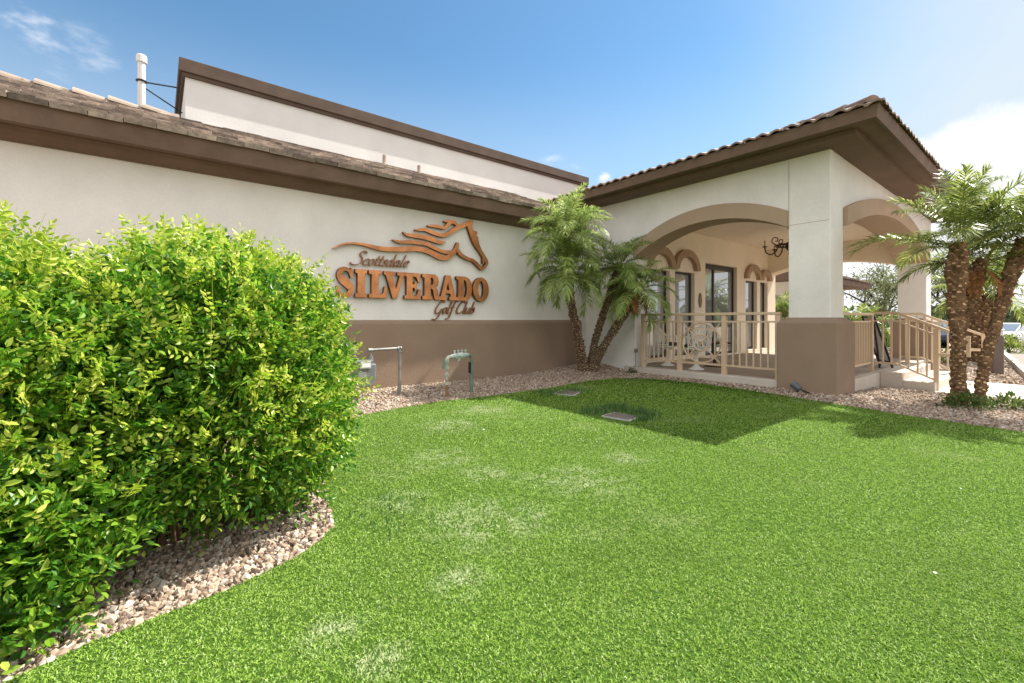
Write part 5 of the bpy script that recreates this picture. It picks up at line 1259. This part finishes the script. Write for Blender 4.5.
# ---------------------------------------------------------------- turf
def fwd_(x, y): return .6235 * x + .7818 * y
def turf():
    rng = np.random.default_rng(9); Vs, Fs = [], []; b = 0
    T3 = np.array([(0,-.5,0),(0,.5,0),(.55,.38,.03),(.55,-.38,.03),(1,0,.22)]); F3 = [(0,1,2),(0,2,3),(3,2,4)]
    T1 = np.array([(0,-.5,0),(0,.5,0),(1,0,.12)]); F1 = [(0,1,2)]
    hb = [((-.41,2.2))]
    for d0, d1, dens, ln, wd, tv, tf in ((.9,2.5,60000,.0115,.0026,T3,F3),(2.5,4.2,34000,.014,.0035,T1,F1),(4.2,6.5,13000,.020,.0048,T1,F1),(6.5,12,5200,.025,.008,T1,F1)):
        n = int(14*13*dens*.6) if d0 > 4 else int((2.6*d1)*(2.6*d1)*dens)
        if d0 > 4: x = rng.uniform(-3, 8, n); y = rng.uniform(-6, 7, n)
        else: x = rng.uniform(-1.3*d1, 1.6*d1, n); y = rng.uniform(-1.3*d1, 1.3*d1, n)
        dep = fwd_(x, y); rt = .7818*x - .6235*y
        k = (dep >= d0) & (dep < d1) & (np.abs(rt) < 1.45*dep + .3)
        x, y = x[k], y[k]; k = in_poly(x, y, LAWN); x, y = x[k], y[k]
        for bx, by, r in ((4.48,3.45,.19),(5.25,5.12,.20)):
            k = np.hypot(x-bx, y-by) > r; x, y = x[k], y[k]
        n = len(x)
        if d1 < 5:
            m_ = max(n // 4, 1); j_ = rng.integers(0, m_, n)
            x = x[:m_][j_] + rng.normal(0, .003, n); y = y[:m_][j_] + rng.normal(0, .003, n)
        lean = rng.uniform(0, 2*PI, n); e = rng.uniform(.15, 1.2, n)
        U = np.stack([np.cos(lean)*np.cos(e)+.15, np.sin(lean)*np.cos(e), np.sin(e)], 1)
        W = np.stack([np.cos(lean), np.sin(lean), np.full(n, .25)], 1) + rng.normal(0, .3, (n, 3))
        S = np.stack([ln*rng.uniform(.6, 1.25, n), wd*rng.uniform(.7, 1.3, n), ln*np.ones(n)], 1)
        V, F = scatter(tv, tf, np.stack([x, y, gz(x, y)], 1), U, W, S)
        Vs.append(V); Fs.append(F + b); b += len(V)
    # the rest of the lawn, beside and behind the camera
    n = 15*16*4200; x = rng.uniform(-7, 8, n); y = rng.uniform(-8, 7, n)
    dep = fwd_(x, y); rt = .7818*x - .6235*y
    seen = (dep >= .9) & (np.abs(rt) < 1.45*dep + .3) & (x > -3) & (y > -6)
    k = ~seen & in_poly(x, y, LAWN); x, y = x[k], y[k]; n = len(x)
    lean = rng.uniform(0, 2*PI, n); e = rng.uniform(.15, 1.2, n)
    U = np.stack([np.cos(lean)*np.cos(e)+.15, np.sin(lean)*np.cos(e), np.sin(e)], 1)
    W = np.stack([np.cos(lean), np.sin(lean), np.full(n, .25)], 1) + rng.normal(0, .3, (n, 3))
    V, F = scatter(T1, F1, np.stack([x, y, gz(x, y)], 1), U, W, np.stack([.022*rng.uniform(.6, 1.25, n), .0075*rng.uniform(.7, 1.3, n), np.full(n, .022)], 1))
    Vs.append(V); Fs.append(F + b)
    return tag(np_mesh('grass', np.concatenate(Vs), np.concatenate(Fs), M['turf']), kind='stuff')
turf()
def long_grass():
    rng = np.random.default_rng(19); x, y, l = [], [], []
    for (cx0, cy0, sp, n, h) in ((4.78,3.78,.09,520,.10),(4.45,3.82,.10,320,.08),(4.80,3.38,.08,380,.10),(4.58,3.22,.07,160,.075),(5.05,5.3,.16,320,.07),(5.5,5.2,.12,240,.07),
                                 (1.05,2.55,.10,70,.035),(1.25,2.72,.10,70,.035)):
        x.append(rng.normal(cx0, sp, n)); y.append(rng.normal(cy0, sp, n)); l.append(h*rng.uniform(.5, 1.2, n))
    x, y, l = map(np.concatenate, (x, y, l)); n = len(x)
    a = rng.uniform(0, 2*PI, n); e = rng.uniform(.6, 1.4, n)
    U = np.stack([np.cos(a)*np.cos(e), np.sin(a)*np.cos(e), np.sin(e)], 1); W = np.stack([np.cos(a), np.sin(a), np.full(n, .2)], 1)
    T = np.array([(0,-.5,0),(0,.5,0),(.5,.4,-.02),(.5,-.4,-.02),(1,0,-.25)])
    V, F = scatter(T, [(0,1,2),(0,2,3),(3,2,4)], np.stack([x, y, gz(x, y)], 1), U, W, np.stack([l, np.full(n, .010), l], 1))
    return tag(np_mesh('long_grass', V, F, M['turflong']), kind='stuff')
long_grass()
rng = np.random.default_rng(41); n = 14
x = rng.uniform(.8, 6.6, n); y = rng.uniform(-.5, 5.2, n); k = in_poly(x, y, LAWN); x, y = x[k], y[k]; n = len(x)
V, F = scatter(LEAF, LF, np.stack([x, y, gz(x, y)+.022], 1), norm(rng.normal(size=(n,3))*np.array([1,1,.2])), rng.normal(0,.3,(n,3))+np.array([0,0,1.]), rng.uniform(.012,.024,n))
tag(np_mesh('fallen_petals', V, F, M['board']), kind='stuff')

# ---------------------------------------------------------------- sky, sun, camera
SUN = Vector((3.08, -.60, 4.0)).normalized()
w = bpy.data.worlds.new('World'); SC.world = w; w.use_nodes = True
nt = w.node_tree; N = nt.nodes; L = nt.links; bg = N['Background']
sky = N.new('ShaderNodeTexSky'); sky.sky_type = 'NISHITA'; sky.sun_disc = False
sky.sun_elevation = math.asin(SUN.z); sky.sun_rotation = math.atan2(SUN.x, SUN.y)
sky.air_density = 1.0; sky.dust_density = .25; sky.ozone_density = 6.5
tc = N.new('ShaderNodeTexCoord'); sep = N.new('ShaderNodeSeparateXYZ'); L.new(tc.outputs['Generated'], sep.inputs[0])
def math_(op, a, b=None, c=None):
    m = N.new('ShaderNodeMath'); m.operation = op
    for i, v in enumerate((a, b, c)):
        if v is None: continue
        if isinstance(v, (int, float)): m.inputs[i].default_value = v
        else: L.new(v, m.inputs[i])
    return m.outputs[0]
def rng_(v, a, b):
    m = N.new('ShaderNodeMapRange'); m.interpolation_type = 'SMOOTHSTEP'
    m.inputs['From Min'].default_value = a; m.inputs['From Max'].default_value = b
    L.new(v, m.inputs['Value']); return m.outputs['Result']
def noise_(scale, det, stretch=(1, 1, 1)):
    mp = N.new('ShaderNodeMapping'); mp.inputs['Scale'].default_value = stretch
    L.new(tc.outputs['Generated'], mp.inputs['Vector'])
    n = N.new('ShaderNodeTexNoise'); n.inputs['Scale'].default_value = scale; n.inputs['Detail'].default_value = det
    n.inputs['Roughness'].default_value = .58
    L.new(mp.outputs[0], n.inputs['Vector']); return n.outputs['Fac']
n1 = noise_(7, 8); n1c = math_('SUBTRACT', n1, .5)
ang = math_('ARCTAN2', sep.outputs['Y'], sep.outputs['X'])
aa = math_('ADD', math_('ABSOLUTE', math_('ADD', ang, .25)), math_('MULTIPLY', n1c, .6))
bank = math_('MULTIPLY', rng_(aa, .75, .50), rng_(math_('ADD', sep.outputs['Z'], math_('MULTIPLY', n1c, .16)), .315, .275))
n2 = noise_(13, 9, (1, 1, 2.2)); n2b = noise_(24, 10, (1, .5, 2.4)); cover = bank
for c, r, amt in (((-.135,.903,.411), .036, .55), ((-.068,.917,.390), .030, .35), ((-.09,.912,.40), .05, .28), ((.69,.652,.302), .035, 1.0), ((.735,.61,.300), .018, 1.0), ((.66,.68,.28), .06, .6)):
    v = N.new('ShaderNodeVectorMath'); v.operation = 'DISTANCE'; L.new(tc.outputs['Generated'], v.inputs[0]); v.inputs[1].default_value = c
    m = math_('MULTIPLY', rng_(math_('SUBTRACT', v.outputs['Value'], math_('MULTIPLY', math_('SUBTRACT', n2, .5), r*2.6)), r, r*.25), amt)
    m = math_('MULTIPLY', m, rng_(n2b, .38, .72))
    cover = math_('MAXIMUM', cover, m)
# thin high veil that thickens towards the cloud bank and the horizon
n5 = noise_(3.2, 7, (1, 1, 2.5))
veil = math_('ADD', math_('MULTIPLY', rng_(sep.outputs['Y'], .42, -.02), .78), math_('MULTIPLY', rng_(sep.outputs['Z'], .52, .26), .34))
veil = math_('MULTIPLY', math_('MINIMUM', veil, .92), math_('ADD', math_('MULTIPLY', n5, .5), .75))
mv = N.new('ShaderNodeMix'); mv.data_type = 'RGBA'
tint = N.new('ShaderNodeVectorMath'); tint.operation = 'MULTIPLY'; L.new(sky.outputs[0], tint.inputs[0]); tint.inputs[1].default_value = (.83, .985, .885)
L.new(veil, mv.inputs['Factor']); L.new(tint.outputs[0], mv.inputs['A']); mv.inputs['B'].default_value = (3.7, 4.15, 4.5, 1)
mx = N.new('ShaderNodeMix'); mx.data_type = 'RGBA'
L.new(cover, mx.inputs['Factor']); L.new(mv.outputs['Result'], mx.inputs['A'])
mx.inputs['B'].default_value = (5.4, 5.45, 5.6, 1)
# unseen broken cumulus added behind the camera as fill light for the shaded walls
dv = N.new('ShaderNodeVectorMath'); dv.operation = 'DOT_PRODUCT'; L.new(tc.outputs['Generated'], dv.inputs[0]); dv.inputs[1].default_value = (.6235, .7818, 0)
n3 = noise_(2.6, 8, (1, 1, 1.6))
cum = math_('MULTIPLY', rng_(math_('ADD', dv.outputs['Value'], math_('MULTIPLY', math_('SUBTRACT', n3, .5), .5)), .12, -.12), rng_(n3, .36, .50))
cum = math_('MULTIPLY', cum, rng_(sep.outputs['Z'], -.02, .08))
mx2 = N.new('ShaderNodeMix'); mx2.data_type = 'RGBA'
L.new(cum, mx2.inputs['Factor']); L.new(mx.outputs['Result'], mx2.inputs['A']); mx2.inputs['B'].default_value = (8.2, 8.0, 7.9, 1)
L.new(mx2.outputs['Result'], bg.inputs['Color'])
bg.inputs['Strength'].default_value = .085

sl_ = bpy.data.lights.new('sun', 'SUN'); sl_.energy = 4.4; sl_.angle = R(.53); sl_.color = (1, .95, .86)
so = bpy.data.objects.new('sun', sl_); COL.objects.link(so); so.rotation_euler = SUN.to_track_quat('Z', 'Y').to_euler()

cam = bpy.data.cameras.new('camera'); co = bpy.data.objects.new('camera', cam); COL.objects.link(co)
co.location = (0, 0, 1.2); co.rotation_euler = (PI / 2, 0, -math.atan2(.6235, .7818))
cam.sensor_width = 36; cam.lens = 445 / 1024 * 36; cam.shift_y = -21.5 / 1024
cam.clip_end = 3000; cam.clip_start = .05
SC.camera = co
SC.view_settings.view_transform = 'Standard'; SC.view_settings.look = 'None'
SC.view_settings.exposure = 1.31; SC.view_settings.gamma = 1
SC.render.resolution_x = 1024; SC.render.resolution_y = 683
